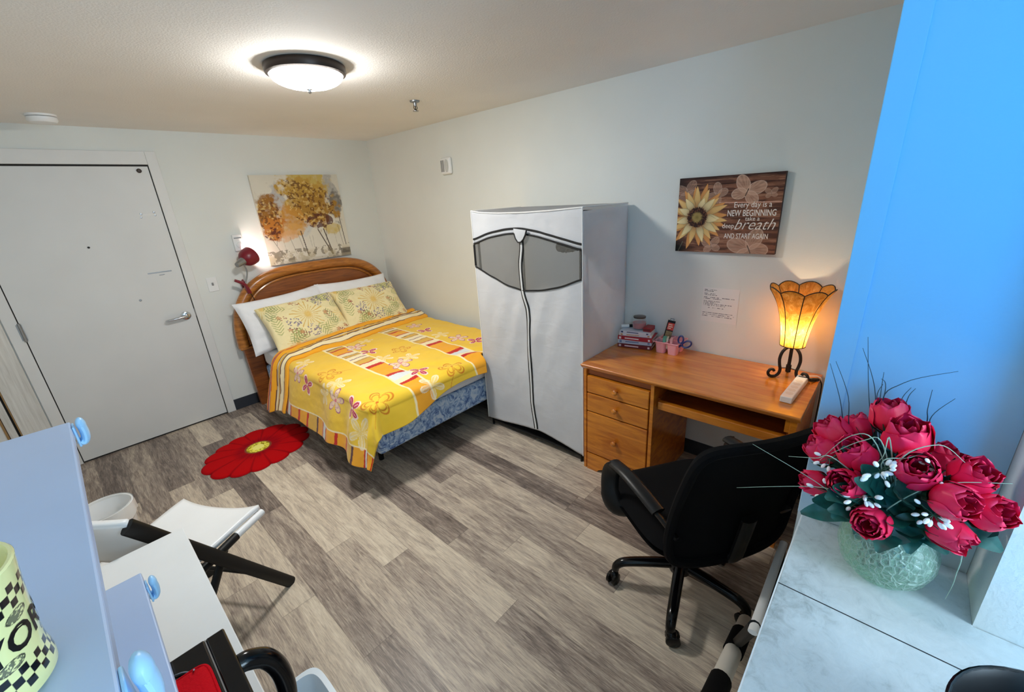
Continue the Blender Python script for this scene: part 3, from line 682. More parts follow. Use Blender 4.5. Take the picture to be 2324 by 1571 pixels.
# ---- comforter
Wt, Lt, ZT = 1.375, 1.45, .578
X0c, Y0c = -.072, -.60
def drop(d, r=.055, flare=.26):
    q = r*PI/2
    out = np.where(d < q, r*np.sin(np.minimum(d, q)/r), r+(d-q)*flare); dn = np.where(d < q, r*(1-np.cos(np.minimum(d, q)/r)), r+(d-q)*.965)
    return out, dn
def cloth(S, T, lift=0, flare=.26):
    a = np.maximum(S-Wt, 0); b = np.maximum(T-Lt, 0); d = (a**3+b**3)**(1/3)+1e-9
    out, dn = drop(d, .055, flare); e = np.hypot(a, b)+1e-9; da, db = a/e, b/e
    fold = np.clip(d/.25, 0, 1)*(.020*np.sin(T*15+1.5*np.sin(T*5))*da+.016*np.sin(S*13+1.2*np.sin(S*4))*db+.03*da*db*np.sin(np.arctan2(b, a)*7))
    out = out+fold+lift*np.clip(d/.06, 0, 1)
    puff = .020*(fbm(S+2, T+2, 3.2, 3, 5)-.5)+.016*(fbm(S+9, T+4, 9, 3, 6)-.5)+.010*np.sin((S*.8+T)*21+3*fbm(S, T, 4, 2, 7))*smooth(T, 1.0, 1.5)
    crown_ = .018*np.sin(PI*np.clip(S/Wt, 0, 1))*np.sin(PI*np.clip(T/Lt, .1, 1))
    k = 1-np.clip(d/.1, 0, 1)
    X = X0c-np.minimum(S, Wt)-out*da; Y = Y0c-np.minimum(T, Lt)-out*db
    X = X+puff*.6*(1-k); Z = ZT+(puff+crown_)*k-dn+lift*(1-np.clip(d/.06, 0, 1))
    return X, Y, Z
nS, nT = 460, 430
sN, tN = np.meshgrid(np.linspace(0, 1, nS), np.linspace(0, 1, nT))
S = .03+sN*(Wt+.42-.03+.018*np.sin(tN*17))
fe = -.02+(.165+.02*np.sin(S*7))*smooth(S, .468, .51)+.10*smooth(S, .85, 1.5)
T = tN*(Lt+fe)
Xc, Yc, Zc = cloth(S, T)
Cc = np.ones((*S.shape, 3))*np.array(rgb(246, 196, 52)); mixc(Cc, fbm(S, T, 6, 3, 91)*.55, rgb(252, 214, 88)); mixc(Cc, smooth(T, .9, 1.55)*.35, rgb(250, 212, 30))
STR = [(.02, 'y'), (.012, 'b'), (.02, 'c'), (.008, 'b'), (.03, 'o'), (.01, 'c'), (.012, 'b'), (.016, 'c'), (.006, 'k'), (.02, 'c'), (.02, 'y'), (.007, 'k'), (.03, 'c'), (.008, 'k'), (.034, 'y'), (.014, 'r'), (.07, 'o'),
       (.014, 'r'), (.045, 'c'), (.006, 'k'), (.03, 'y'), (.01, 'b'), (.04, 'c'), (.008, 'p'), (.03, 'c'), (.012, 'b'), (.05, 'y'), (.009, 'r'), (.05, 'c'), (.03, 'r'), (.15, 'o'), (.03, 'r'), (.05, 'w'), (.035, 'c'), (.022, 'r'), (.2, 'o')]
SCOL = dict(y=rgb(226, 176, 70), b=rgb(196, 150, 84), c=rgb(250, 232, 186), o=rgb(248, 170, 34), k=rgb(92, 52, 54), r=rgb(200, 36, 26), p=rgb(120, 70, 120), w=rgb(222, 226, 226))
def stripes(C, mask, coord, total, seq=STR):
    L = sum(a for a, _ in seq); p = 0
    for a, c in seq:
        q = a/L*total; mixc(C, mask & (coord >= p) & (coord < p+q), SCOL[c]); p += q
for s0, s1 in ((.445, .605), (.985, 1.135)):
    stripes(Cc, (S > s0) & (S < s1), T, Lt+.22)
    for e in (s0, s1): mixc(Cc, smooth(np.abs(S-e), .009, .005), rgb(255, 240, 190))
hem = S > Wt+.315
SEQ2 = [(.05, 'o'), (.012, 'r'), (.06, 'y'), (.012, 'k'), (.05, 'o'), (.01, 'r'), (.04, 'w'), (.012, 'r'), (.06, 'o'), (.014, 'r')]
stripes(Cc, hem, np.mod(T, .56), .56, SEQ2); mixc(Cc, smooth(np.abs(S-Wt-.315), .006, .003), rgb(255, 240, 200))
def cloth_st(u, v):
    p = at(u, v, z=.585)
    if p[0] < -1.46:
        p = at(u, v, x=-1.53); return Wt+.03+max(0, .56-p[2]), Y0c-p[1]
    if p[1] < -2.07:
        p = at(u, v, y=-2.11); return X0c-p[0], Lt+.03+max(0, .56-p[2])
    return X0c-p[0], Y0c-p[1]
def flower(s, t_, size, kind, ang):
    dx, dy = S-s, T-t_; c, sn = math.cos(ang), math.sin(ang); x = (dx*c+dy*sn)/size; y = (-dx*sn+dy*c)/size
    r_ = np.hypot(x, y); th = np.arctan2(y, x); box = r_ < 1.9
    if kind == 'loop':
        f = (np.abs(np.cos(2.5*th)))**.55
        for q, w in ((1.0, .04), (.74, .025)): mixc(Cc, smooth(np.abs(r_-q*f), w+.045, w)*(box & (r_ > .12)), rgb(216, 128, 24))
        mixc(Cc, (segdist(x, y, 0, 0, 1.75, .5) < .035)*.8, rgb(224, 140, 30)); mixc(Cc, r_ < .1, rgb(214, 110, 22))
    elif kind == 'pink':
        f = np.abs(np.cos(2*th+.4*np.sin(th)))**1.1
        mixc(Cc, (r_ < f*1.0), rgb(190, 42, 74)); mixc(Cc, box & (np.abs(r_-f) < .07) & (r_ > .15), rgb(255, 226, 220)); mixc(Cc, (np.abs(np.sin(2*th+.4*np.sin(th)-PI/2+PI/2)) < .10)*(r_ < .8), rgb(245, 190, 190)); mixc(Cc, r_ < .1, rgb(255, 240, 230))
    elif kind == 'lav':
        f = np.abs(np.cos(2.5*th))**.8
        mixc(Cc, (r_ < f)*.55, rgb(246, 218, 222)); mixc(Cc, box & (np.abs(r_-f) < .06) & (r_ > .12), rgb(176, 96, 132)); mixc(Cc, (np.abs(r_-.6*f) < .04) & (r_ > .12), rgb(216, 158, 176)); mixc(Cc, r_ < .14, rgb(226, 120, 130))
    else:
        f = np.abs(np.cos(2.5*th))**.9
        mixc(Cc, (r_ < f)*.28, rgb(255, 246, 214)); mixc(Cc, (box & (np.abs(r_-f) < .07) & (r_ > .1))*.8, rgb(255, 240, 206)); mixc(Cc, ((np.abs(np.sin(2.5*th-PI/2)) > .985) & (r_ < .9))*.6, rgb(255, 244, 214))
for u, v, sz, k, a in ((855, 908, .085, 'loop', .6), (745, 850, .07, 'loop', 2.6), (910, 795, .06, 'loop', 2.7), (1025, 832, .075, 'loop', .8),
                       (692, 882, .06, 'pink', .5), (795, 935, .065, 'pink', .9), (838, 799, .062, 'pink', .3), (952, 843, .065, 'pink', .2), (965, 751, .06, 'pink', .4), (1080, 772, .06, 'pink', .2),
                       (668, 855, .062, 'lav', .7), (757, 918, .07, 'lav', .5), (808, 788, .065, 'lav', .2), (910, 826, .07, 'lav', .4), (1040, 768, .068, 'lav', .2), (940, 740, .06, 'lav', .4),
                       (765, 868, .07, 'white', .3), (822, 990, .085, 'white', .2), (888, 975, .075, 'white', .9), (930, 812, .065, 'white', .5), (985, 880, .08, 'white', .1), (870, 815, .06, 'white', 1), (690, 822, .055, 'white', .1),
                       (1000, 762, .06, 'white', .4), (730, 905, .06, 'white', .9), (830, 775, .05, 'white', .4)):
    s_, t_ = cloth_st(u, v); flower(s_, t_, sz*1.22, k, a)
com = painted('comforter', Xc, Yc, Zc, Cc, 'attr_cloth', None, flip=False, solid=.012)
tag(com, 'bright yellow floral and striped comforter spread over the bed', 'comforter')
# turned-back striped edge at the pillows
nS, nT = 260, 70
sN, tN = np.meshgrid(np.linspace(0, 1, nS), np.linspace(0, 1, nT))
S = .02+sN*(Wt+.43-.02+.02*np.sin(tN*6)); f_ = np.clip(S/Wt, 0, 1.3)
T0 = -.24+.22*f_+.02*np.sin(S*6); T1 = .19+.10*f_+.012*np.sin(S*9)
T = T0+(T1-T0)*tN
X, Y, Z = cloth(S, np.maximum(T, -5), 0, .30)
hgt = .05*np.sin(PI*np.clip(tN, 0, 1))**.45+.011*np.sin(tN*PI*6+.5)*np.sin(PI*tN)
d = np.clip((S-Wt)/.08, 0, 1)
Z = Z+hgt*(1-d)+.006*(fbm(S, T, 9, 2, 8)-.5); X = X-hgt*d*.9
Cf = np.ones((*S.shape, 3))*np.array(rgb(250, 180, 52))
SEQF = [(.2, 'o'), (.05, 'r'), (.04, 'k'), (.12, 'c'), (.04, 'r'), (.13, 'o'), (.03, 'k'), (.1, 'c'), (.12, 'y'), (.03, 'k'), (.12, 'c'), (.03, 'k'), (.12, 'o')]
stripes(Cf, S > -1, tN+.012*np.sin(S*8), 1.0, SEQF)
painted('turned_back_edge', X, Y, Z, Cf, 'attr_cloth', com, solid=.006)

# ================================================================== rug
t = thing('flower_rug', 'red flower-shaped rug with yellow centre on the floor beside the bed', 'rug', (-1.84, -.895, 0))
nr, na = 90, 420
rr, aa = np.meshgrid(np.linspace(0, 1, nr), np.linspace(0, 2*PI, na, endpoint=False), indexing='ij')
npet = 14
edge = .345*(.91+.09*np.abs(np.cos(aa*npet/2+.35*np.sin(aa*3)))**.6)*(1+.03*np.sin(aa*2+1)); edge = edge*(1+.05*np.cos(2*(aa-.3)))
R = rr*edge; X = -1.84+R*np.cos(aa); Y = -.895+R*np.sin(aa); Z = .002+.013*(1-rr**14)
C = np.ones((nr, na, 3))*np.array(rgb(186, 6, 12)); ph = np.mod(aa*npet/(2*PI), 1); pe = np.abs(ph-.5)*2
mixc(C, smooth(1-np.abs(pe-.0), .25, .02)*smooth(rr, .55, 1)*.0, rgb(90, 0, 10)); mixc(C, smooth(pe, .12, .0)*0, rgb(90, 0, 6))
gap = smooth(np.abs(np.cos(aa*npet/2+.35*np.sin(aa*3))), .34, .02); mixc(C, gap*.5*smooth(rr, .2, .6), rgb(92, 0, 10)); mixc(C, (vnoise(aa*9, rr*0, 3, 4) > .62)*smooth(rr, .6, .3)*.5, rgb(112, 0, 14)); mixc(C, smooth(rr, .93, 1.0)*.45, rgb(96, 0, 10)); mixc(C, smooth(rr, .5, .33)*.4, rgb(110, 0, 20))
mixc(C, smooth(R, .093, .086), rgb(136, 62, 44)); mixc(C, smooth(R, .08, .074), rgb(168, 150, 30)); mixc(C, (R < .074)*(fbm(X, Y, 130, 1, 9) > .45), rgb(244, 236, 90)); mixc(C, smooth(R, .042, .036), rgb(252, 246, 130))
painted('plush_top', X, Y, Z, C, 'attr_rug', t, wrap=True, world=True)

# ================================================================== wardrobe
WX, WY0, WY1, WZ = -.533, -2.052, -2.9195, 1.597
ward = thing('fabric_wardrobe', 'white fabric zip-up wardrobe with clear window panels between bed and desk', 'wardrobe', (-.28, -2.485, 0))
def wlerp(y, P):
    return np.interp(-y, [-p[0] for p in P], [p[1] for p in P])
def sm_interp(y, P, n=5):
    yy_ = np.asarray(y, float); o = 0
    for k in range(-n, n+1): o = o+wlerp(np.clip(yy_+k*.012, WY1, WY0), P)
    return o/(2*n+1)
WT = [(-2.052, 1.386), (-2.2, 1.432), (-2.36, 1.458), (-2.474, 1.463), (-2.6, 1.447), (-2.75, 1.415), (-2.9195, 1.378)]
WB = [(-2.052, 1.238), (-2.2, 1.18), (-2.35, 1.13), (-2.474, 1.108), (-2.62, 1.122), (-2.78, 1.16), (-2.9195, 1.218)]
WZB = [(-2.052, .064), (-2.2, .078), (-2.4, .105), (-2.535, .128), (-2.7, .108), (-2.9195, .062)]
WZT = [(-2.052, WZ), (-2.15, WZ-.012), (-2.3, WZ-.018), (-2.5, WZ-.018), (-2.7, WZ-.012), (-2.9195, WZ)]
def wx(y, z):
    q = np.clip((WY0-y)/(WY0-WY1), 0, 1); e = np.sin(PI*q)**.5
    return WX-.004*e*np.sin(z*6+1)+.012*e*(fbm(y*3+9, z*2, 3.0, 3, 14)-.5)-.007*e*np.exp(-((y+2.5)/.06)**2)*np.clip(1.1-z, 0, 1)-.004*e*np.sin((y+z*.35)*38)*np.exp(-((z-.9)/.35)**2)
ny = 110
def panel(zl, zh, nz):
    y = np.linspace(WY0, WY1, ny); v = np.linspace(0, 1, nz); Y, V_ = np.meshgrid(y, v)
    Z = zl(Y)*(1-V_)+zh(Y)*V_; return wx(Y, Z), Y, Z
fzb = lambda y: sm_interp(y, WZB); fwb = lambda y: sm_interp(y, WB, 3); fwt = lambda y: sm_interp(y, WT, 3); fzt = lambda y: wlerp(y, WZT)
cv = MB()

y = np.linspace(WY0, WY1, ny); xs = np.linspace(0, 1, 26)
Y, Q = np.meshgrid(y, xs); X = (WX)*(1-Q)+(-.035)*Q
Zt = fzt(Y)*(1-Q)+(WZ-.004)*Q-.016*np.sin(PI*Q)*np.sin(PI*(WY0-Y)/(WY0-WY1)); X[0] = wx(y, fzt(y)); cv.grid(X, Y, Zt)
sides_ = []
for ys, sg in ((WY0, 1), (WY1, -1)):
    zz_ = np.linspace(0.066, WZ, 80); Zs, Q = np.meshgrid(zz_, xs); X = WX*(1-Q)+(-.035)*Q
    rampz = np.clip((WZ-Zs)/.15, 0, 1)*np.clip((Zs-.066)/.1, 0, 1)
    bul = rampz*(.010*np.sin(PI*Q)*(fbm(X*4+5, Zs*2.2, 2.2, 3, 21+sg)-.62)*2+.012*np.sin(PI*Q)*np.exp(-((Zs-1.33+.12*Q)/.05)**2)*-1)*np.sin(PI*(Zs-.066)/(WZ-.066))**.3
    sides_.append(MB().grid(X, ys+sg*np.minimum(bul, .002), Zs))
cover = build(cv, 'cover', 'nonwoven_thin', ward, world=True)
for sv_ in sides_: sp_ = build(sv_, 'side_panel', 'nonwoven', cover, world=True); sp_.modifiers.new('s', 'SOLIDIFY').thickness = .002
zz_ = np.linspace(.066, WZ-.004, 6); Zs, Y = np.meshgrid(zz_, np.linspace(WY0, WY1, 6)); build(MB().grid(np.full_like(Y, -.034), Y, Zs), 'back_panel', 'nonwoven', cover, world=True)
fp_ = build(MB().grid(*panel(fzb, fwb, 90)), 'front_panel', 'nonwoven', cover, world=True); fp_.modifiers.new('s', 'SOLIDIFY').thickness = .002
fy_ = build(MB().grid(*panel(fwt, fzt, 14)), 'front_yoke', 'nonwoven', cover, world=True); fy_.modifiers.new('s', 'SOLIDIFY').thickness = .002
pip = [(WX-.001, float(a), float(fzt(np.array(a)))) for a in np.linspace(WY0, WY1, 40)]
build(MB().tube([(-.036, WY0, WZ-.003)]+[(WX-.001, WY0, WZ)]+pip[1:-1]+[(WX-.001, WY1, WZ), (-.036, WY1, WZ-.003)], .0042, 6), 'seam_piping', 'white_plastic', cover, world=True)
for ys_ in (WY0, WY1): build(MB().tube([(WX-.0005, ys_, .064), (WX-.0005, ys_, WZ)], .004, 6), 'seam_piping', 'white_plastic', cover, world=True)
k = cover.modifiers.new('solid', 'SOLIDIFY'); k.thickness = .0025; k.offset = 0
X, Y, Z = panel(fwb, fwt, 24)
wins = np.searchsorted(-y, 2.472)
for a, b in ((0, wins+1), (wins, ny)):
    mb = MB().grid(X[:, a:b], Y[:, a:b], Z[:, a:b]); build(mb, 'window_panel', 'vinyl', cover, world=True)
def on_front(P, off=.003): return [(float(wx(np.array(a), np.array(b)))-off, a, b) for a, b in P]
yl = np.linspace(WY0-.004, WY1+.004, 70)
MT['binding'] = plain('black binding', rgb(14, 14, 16), .8)
tr = MB()
tr.tube(on_front([(float(a), float(fwt(a))+.026) for a in yl]), .0062, 6); tr.tube(on_front([(float(a), float(fwt(a))-.004) for a in yl]), .0055, 6)
tr.tube(on_front([(float(a), float(fwb(a))) for a in yl]), .0055, 6)
tr.tube(on_front([(WY0-.006, 1.24), (WY0-.006, 1.38)]), .007, 6); tr.tube(on_front([(WY1+.004, 1.22), (WY1+.004, 1.375)]), .0035, 6)
build(tr, 'window_binding', 'binding', cover, world=True)
zp = [(-2.478, 1.425), (-2.484, 1.40), (-2.484, 1.36), (-2.468, 1.30), (-2.462, 1.25), (-2.468, 1.18), (-2.474, 1.11), (-2.492, 1.06), (-2.508, 1.0), (-2.512, .93), (-2.506, .85), (-2.505, .75), (-2.506, .62), (-2.508, .5), (-2.512, .38), (-2.52, .27), (-2.535, .18), (-2.541, .135)]
zpz = np.linspace(1.425, .135, 90); zpy = np.interp(-zpz, [-p[1] for p in zp], [p[0] for p in zp]); ker = np.ones(7)/7
zpy = np.convolve(np.pad(zpy, 3, mode='edge'), ker, 'valid')
zt = MB().tube(on_front([(float(a)-.011, float(b)) for a, b in zip(zpy, zpz)]), .0048, 6).tube(on_front([(float(a)+.011, float(b)) for a, b in zip(zpy, zpz)]), .0048, 6)
zip_ = build(zt, 'zip_binding', 'binding', cover, world=True)
build(MB().tube(on_front([(float(a), float(b)) for a, b in zip(zpy, zpz)], .002), .008, 6), 'zip_tape', 'white_plastic', cover, world=True)
fl = [(-2.437, 1.488), (-2.54, 1.478), (-2.53, 1.452), (-2.512, 1.425), (-2.49, 1.408), (-2.468, 1.408), (-2.45, 1.43), (-2.44, 1.46)]
build(MB().prism(fl, WX-.018, WX-.013, 0), 'zip_flap', 'nonwoven', cover, world=True, smooth=False)
build(MB().tube([(WX-.0165, a, b) for a, b in fl[1:]], .005, 6), 'flap_binding', 'binding', cover, world=True)
fr = MB()
for x in (WX+.022, -.06):
    for yy_ in (WY0-.026, WY1+.026): fr.tube([(x, yy_, 0), (x, yy_, WZ-.045)], .008, 8)
    for z in (.045, .9, WZ-.045): fr.tube([(x, WY0-.026, z), (x, WY1+.026, z)], .008, 8)
for yy_ in (WY0-.026, WY1+.026):
    for z in (.045, WZ-.045): fr.tube([(WX+.022, yy_, z), (-.06, yy_, z)], .008, 8)
build(fr, 'tube_frame', 'black_metal', ward, world=True)
build(MB().box((WX+.02, WY1+.02, .05), (-.05, WY0-.02, .062)), 'bottom_shelf', 'black_fabric', ward, world=True, smooth=False)
# rail and the dark garment seen through the window
build(MB().tube([(-.29, WY0-.03, 1.5), (-.29, WY1+.03, 1.5)], .009, 8), 'hanging_rail', 'steel', ward, world=True)
t = thing('black_garment', 'folded black garment hanging behind the wardrobe window at upper right', 'clothing', (-.485, -2.81, 1.36))
th = np.linspace(0, 2*PI, 40, endpoint=False); vv = np.linspace(-1, 1, 34); TH_, VV = np.meshgrid(th, vv)
r1 = np.sqrt(np.clip(1-np.abs(VV)**4, 0, 1)); wob = 1+.22*(fbm(np.cos(TH_)*2+4, VV*4+np.sin(TH_)*2+5, 2.2, 3, 66)-.5)*2
build(MB().grid(-.482+.034*r1*np.cos(TH_)*wob, -2.805+.098*VV, 1.392+.036*r1*np.sin(TH_)*wob-.012*VV, wrap=True), 'folded_cloth', 'black_fabric', t, world=True)
build(MB().tube([(-.482, -2.79, 1.42), (-.44, -2.79, 1.47), (-.36, -2.79, 1.50), (-.29, -2.79, 1.512), (-.275, -2.79, 1.50)], .0035, 6), 'hook', 'black_plastic', t, world=True)

# ================================================================== desk
DX, DY0, DY1, DH = -.571, -2.926, -4.022, .723
desk = thing('desk', 'honey wood writing desk with three left drawers and a pull-out keyboard shelf', 'desk', (-.29, -3.47, 0))
top = MB().prism([(DX+.010, DH-.027), (DX, DH-.006), (DX+.003, DH), (-.004, DH), (-.004, DH-.027)], DY1, DY0, 1)
top = MB()
prof = [(.018, DH-.03), (.004, DH-.014), (0, DH-.006), (.004, DH)]
top.prism([(DX+a, z) for a, z in prof]+[(-.012, DH), (-.012, DH-.03)], DY1, DY0, 1)
build(top, 'desk_top', 'desk_top', desk, world=True, smooth=False, bevel=.003)
FX = -.548
P0, P1 = -2.936, -3.374         # drawer pedestal
ZT_ = DH-.031
cs = MB().box((FX, P0-.018, 0), (-.02, P0, ZT_)).box((FX, P1, 0), (-.02, P1+.02, ZT_))
cs.box((-.03, P1+.02, .05), (-.02, P0-.018, ZT_)).box((FX+.02, P1+.02, .11), (-.03, P0-.018, .125))
build(cs, 'pedestal_case', 'desk', desk, world=True, smooth=False, bevel=.002)
build(MB().box((FX+.016, P1+.02, .655), (-.03, P0-.018, ZT_)), 'top_rail', 'desk_dark', desk, world=True, smooth=False)
build(MB().box((FX+.03, P1+.021, .12), (FX+.034, P0-.019, .655)), 'drawer_gap', 'dark_gap', desk, world=True, smooth=False)
yi0, yi1 = P0-.0245, P1+.0265
for z0, z1 in ((.543, .648), (.419, .536), (.126, .412)):
    dr = build(MB().box((FX-.003, yi1, z0), (FX+.028, yi0, z1)), 'drawer', 'desk', desk, world=True, smooth=False, bevel=.004, seg=2)
    kz = (z0+z1)/2 if z1-z0 < .2 else .262
    build(MB().lathe([(0, -.002), (.009, 0), (.0075, .008), (.010, .014), (.0155, .018), (.0165, .024), (.012, .029), (0, .031)], (FX-.004, (yi0+yi1)/2, kz), 20, aim((-1, 0, 0)), close=False), 'knob', 'desk', dr, world=True)
kb = [(yi0, .118), (yi0, .0)]
for k in range(21):
    q = k/20; kb.append((yi0-.07+(yi1-yi0+.14)*q, .0+.045*math.sin(PI*q)**.55))
kb += [(yi1, 0), (yi1, .118)]
build(MB().prism(kb, FX-.002, FX+.02, 0), 'kick_board', 'desk', desk, world=True, smooth=False)
# opening, keyboard shelf, right end
K0, K1 = P1-.002, -3.985
build(MB().box((FX, -4.012, 0), (-.02, K1, ZT_)), 'end_panel', 'desk', desk, world=True, smooth=False, bevel=.002)
build(MB().box((FX+.004, K1-.0, .63), (FX+.05, K1+.018, ZT_)), 'corner_block', 'desk', desk, world=True, smooth=False)
ks = build(MB().box((FX+.06, K1+.012, .556), (-.16, K0-.012, .57)), 'keyboard_shelf', 'desk_dark', desk, world=True, smooth=False)
build(MB().box((FX+.028, K1+.008, .545), (FX+.06, K0-.008, .59)), 'shelf_front', 'desk', ks, world=True, smooth=False, bevel=.004)
build(MB().box((-.16, K1+.002, .45), (-.145, K0, ZT_)), 'back_board', 'desk_dark', desk, world=True, smooth=False)
for y0_, y1_ in ((K1, K1+.012), (K0-.012, K0)): build(MB().box((FX+.05, y0_, .54), (-.16, y1_, .6)), 'shelf_runner', 'desk_dark', desk, world=True, smooth=False)

# ---- books and candle
MT['pages'] = plain('book pages', rgb(226, 218, 202), .8)
bz = DH+.0006
ang = math.radians(12); bo = Vector((-.196, -2.962, 0)); ux_ = Vector((math.sin(ang), -math.cos(ang), 0)); vx_ = Vector((math.cos(ang), math.sin(ang), 0))
bks = [((.212, .142, .024), rgb(110, 22, 34), rgb(236, 214, 214), 'dark maroon paperback lying at the bottom of the desk stack', 0, .0),
       ((.206, .138, .026), rgb(206, 214, 226), rgb(120, 140, 180), 'pale blue book second from the bottom of the desk stack', .003, .05),
       ((.214, .140, .024), rgb(176, 26, 44), rgb(244, 226, 226), 'red book in the middle of the desk stack', .0, -.03),
       ((.198, .136, .017), rgb(226, 228, 232), rgb(206, 160, 110), 'thin white book above the red one in the stack', .008, .04),
       ((.19, .130, .016), rgb(214, 218, 228), rgb(44, 60, 104), 'white and navy book on top under the candle', .01, -.02)]
for (L, D, Hh_), c, c2, lab, sh, tw in bks:
    t = thing('book', lab, 'book', (bo+ux_*sh+vx_*sh*.5)+Vector((0, 0, bz)), -PI/2+ang+tw, 'books stacked on the desk')
    cv_ = plain('book cover', c, .5)
    mb = MB().prism([(0, 0), (D, 0), (D, .002), (.0022, .002), (.0022, Hh_-.002), (D, Hh_-.002), (D, Hh_), (0, Hh_)], 0, L, 0)
    build(mb, 'cover', cv_, t, smooth=False, bevel=.0008)
    build(MB().box((.003, .0025, .002), (L-.003, D-.004, Hh_-.002)), 'pages', 'pages', t, smooth=False)
    ink = plain('spine print', c2, .6)
    for q0_, q1_, h0_, h1_ in ((.045, L*.62, .36, .66), (.008, .022, .2, .8), (L-.024, L-.012, .25, .75)):
        build(MB().box((q0_, -.0006, Hh_*h0_), (q1_, .0002, Hh_*h1_)), 'spine_print', ink, t, smooth=False)
    bz += Hh_+.0006
bc = bo+ux_*.115+vx_*.072
t = thing('candle_jar', 'glass candle jar with red wax standing on the stack of books', 'candle', (bc.x, bc.y, bz))
jp = [(0, 0), (.034, 0), (.041, .006), (.043, .02), (.043, .05), (.039, .060), (.036, .066), (.037, .074)]
build(MB().lathe(jp+[(.0345, .074), (.0335, .066), (.0365, .059), (.0405, .05), (.0405, .02), (.038, .008), (0, .005)], n=32, close=False), 'glass', 'jar_glass', t)
build(MB().lathe([(0, .0055), (.0375, .0085), (.0398, .02), (.0398, .044), (0, .044)], n=32, close=False), 'wax', 'red_wax', t)
build(MB().lathe([(.0335, .0745), (.038, .0745), (.0385, .082), (.030, .0835), (.0, .084), ], n=32, close=False).lathe([(0, .0745), (.0335, .0745)], n=32, close=False), 'lid', plain('dark lid', rgb(78, 74, 72), .25, metal=.7), t)
t = thing('ink_marker', 'stubby white marker with black cap lying on the books beside the candle', 'marker', (bo+ux_*.032+vx_*.07)+Vector((0, 0, bz+.0112)), -PI/2+ang+.5)
build(MB().tube([(-.03, 0, 0), (.018, 0, 0)], .011, 16), 'barrel', 'white_plastic', t)
build(MB().tube([(.0182, 0, 0), (.04, 0, 0)], .0095, 16), 'cap', 'black_plastic', t)
t = thing('red_card_box', 'small dark red box lying on the book stack right of the candle', 'box', (bo+ux_*.172+vx_*.062)+Vector((0, 0, bz)), -PI/2+ang-.1)
mr = plain('dark red card', rgb(150, 24, 34), .5)
build(MB().box((-.018, -.04, 0), (.03, .04, .024)), 'carton', mr, t, bevel=.0015, smooth=False)
build(MB().box((-.016, -.0405, .007), (.028, -.0398, .017)), 'label_band', plain('dark band', rgb(96, 14, 22), .5), t, smooth=False)

# ---- pink caddy and its things
t = thing('desk_caddy', 'pink plastic four-cup desk caddy beside the stack of books', 'organizer', (-.098, -3.262, DH))
cz = MB(); cups = [(-.036, .036), (-.036, -.036), (.036, .036), (.036, -.036)]
for cx, cy in cups:
    r0, r1, h = .026, .034, .072; rings = []
    def ring(r, z, n=20): return [(cx+r*np.sign(math.cos(a))*abs(math.cos(a))**.5, cy+r*np.sign(math.sin(a))*abs(math.sin(a))**.5, z) for a in [2*PI*k/n for k in range(n)]]
    L = [ring(r0, .0006), ring(r1, h), ring(r1-.003, h), ring(r0-.003, .004)]
    vs = [p for q in L for p in q]; n = 20; fs = [(i*n+k, i*n+(k+1) % n, (i+1)*n+(k+1) % n, (i+1)*n+k) for i in range(3) for k in range(n)]
    fs += [tuple(range(n-1, -1, -1)), tuple(3*n+k for k in range(n))]
    cz.add(vs, fs)
build(cz, 'cups', 'pink', t)
rim = MB()
o_ = [(-.075, -.075), (.075, -.075), (.075, .075), (-.075, .075)]
rim.tube([(a, b, .072) for a, b in o_], .003, 6, closed=True)
rim.box((-.073, -.003, .066), (.073, .003, .0735)).box((-.003, -.073, .066), (.003, .073, .0735))
build(rim, 'rim', 'pink', t)
cx0, cy0 = -.098, -3.262
t = thing('hanging_packet', 'tall black and red retail packet standing in the pink caddy', 'packet', (cx0+.02, cy0+.045, DH+.02))
t.rotation_euler = (math.radians(-4), math.radians(12), math.radians(-68))
build(MB().box((-.02, -.004, 0), (.024, .0, .165)), 'card', 'black_plastic', t, smooth=False)
build(MB().box((-.014, -.0055, .105), (.023, -.004, .15)), 'red_label', plain('red label', rgb(206, 66, 54), .5), t, smooth=False)
build(MB().box((-.014, -.0055, .03), (.023, -.004, .098)), 'picture_label', plain('khaki label', rgb(134, 118, 82), .5, var=.4, vscale=60), t, smooth=False)
pr_ = MB()
for z0_, w_ in ((.136, .022), (.124, .026), (.113, .018)): pr_.box((-.010, -.006, z0_), (-.010+w_, -.0054, z0_+.006))
build(pr_, 'label_print', plain('label print', rgb(240, 214, 190), .6), t, smooth=False)
build(MB().tube([(-.008, -.002, .164), (-.008, -.002, .176), (.012, -.002, .176), (.012, -.002, .164)], .003, 6), 'hang_tab', 'steel', t)
for i, (c, lab, dx, dy, w_) in enumerate(((rgb(110, 188, 160), 'teal eraser block standing in the pink caddy', -.03, .022, .026), (rgb(226, 226, 200), 'cream note pad standing in the pink caddy', -.026, -.004+.03-.02, .012), (rgb(246, 176, 178), 'pink note pad standing in the pink caddy', -.03, -.02, .02))):
    t = thing('note_block', lab, 'stationery', (cx0+dx, cy0+dy, DH+.028), .25, 'note blocks in the pink caddy')
    mm = plain('note', c, .7)
    build(MB().box((-.022, -w_/2*.7, 0), (.022, w_/2*.7, .066)), 'sheets', mm, t, smooth=False, bevel=.0015)
    build(MB().box((-.0225, -w_/2*.7-.0004, .052), (.0225, w_/2*.7+.0004, .0665)), 'band', plain('note edge', tuple(x*.82 for x in c), .7), t, smooth=False)
t = thing('scissors', 'blue handled scissors standing in the right cup of the pink caddy', 'scissors', (cx0-.03, cy0-.036, DH+.012))
t.rotation_euler = (math.radians(38), math.radians(4), math.radians(-12))
def loop(cx, cz_, a, b, tilt, n=26):
    c, s = math.cos(tilt), math.sin(tilt)
    return [(0, cx+a*math.cos(q)*c-b*math.sin(q)*s, cz_+a*math.cos(q)*s+b*math.sin(q)*c) for q in [2*PI*k/n for k in range(n)]]
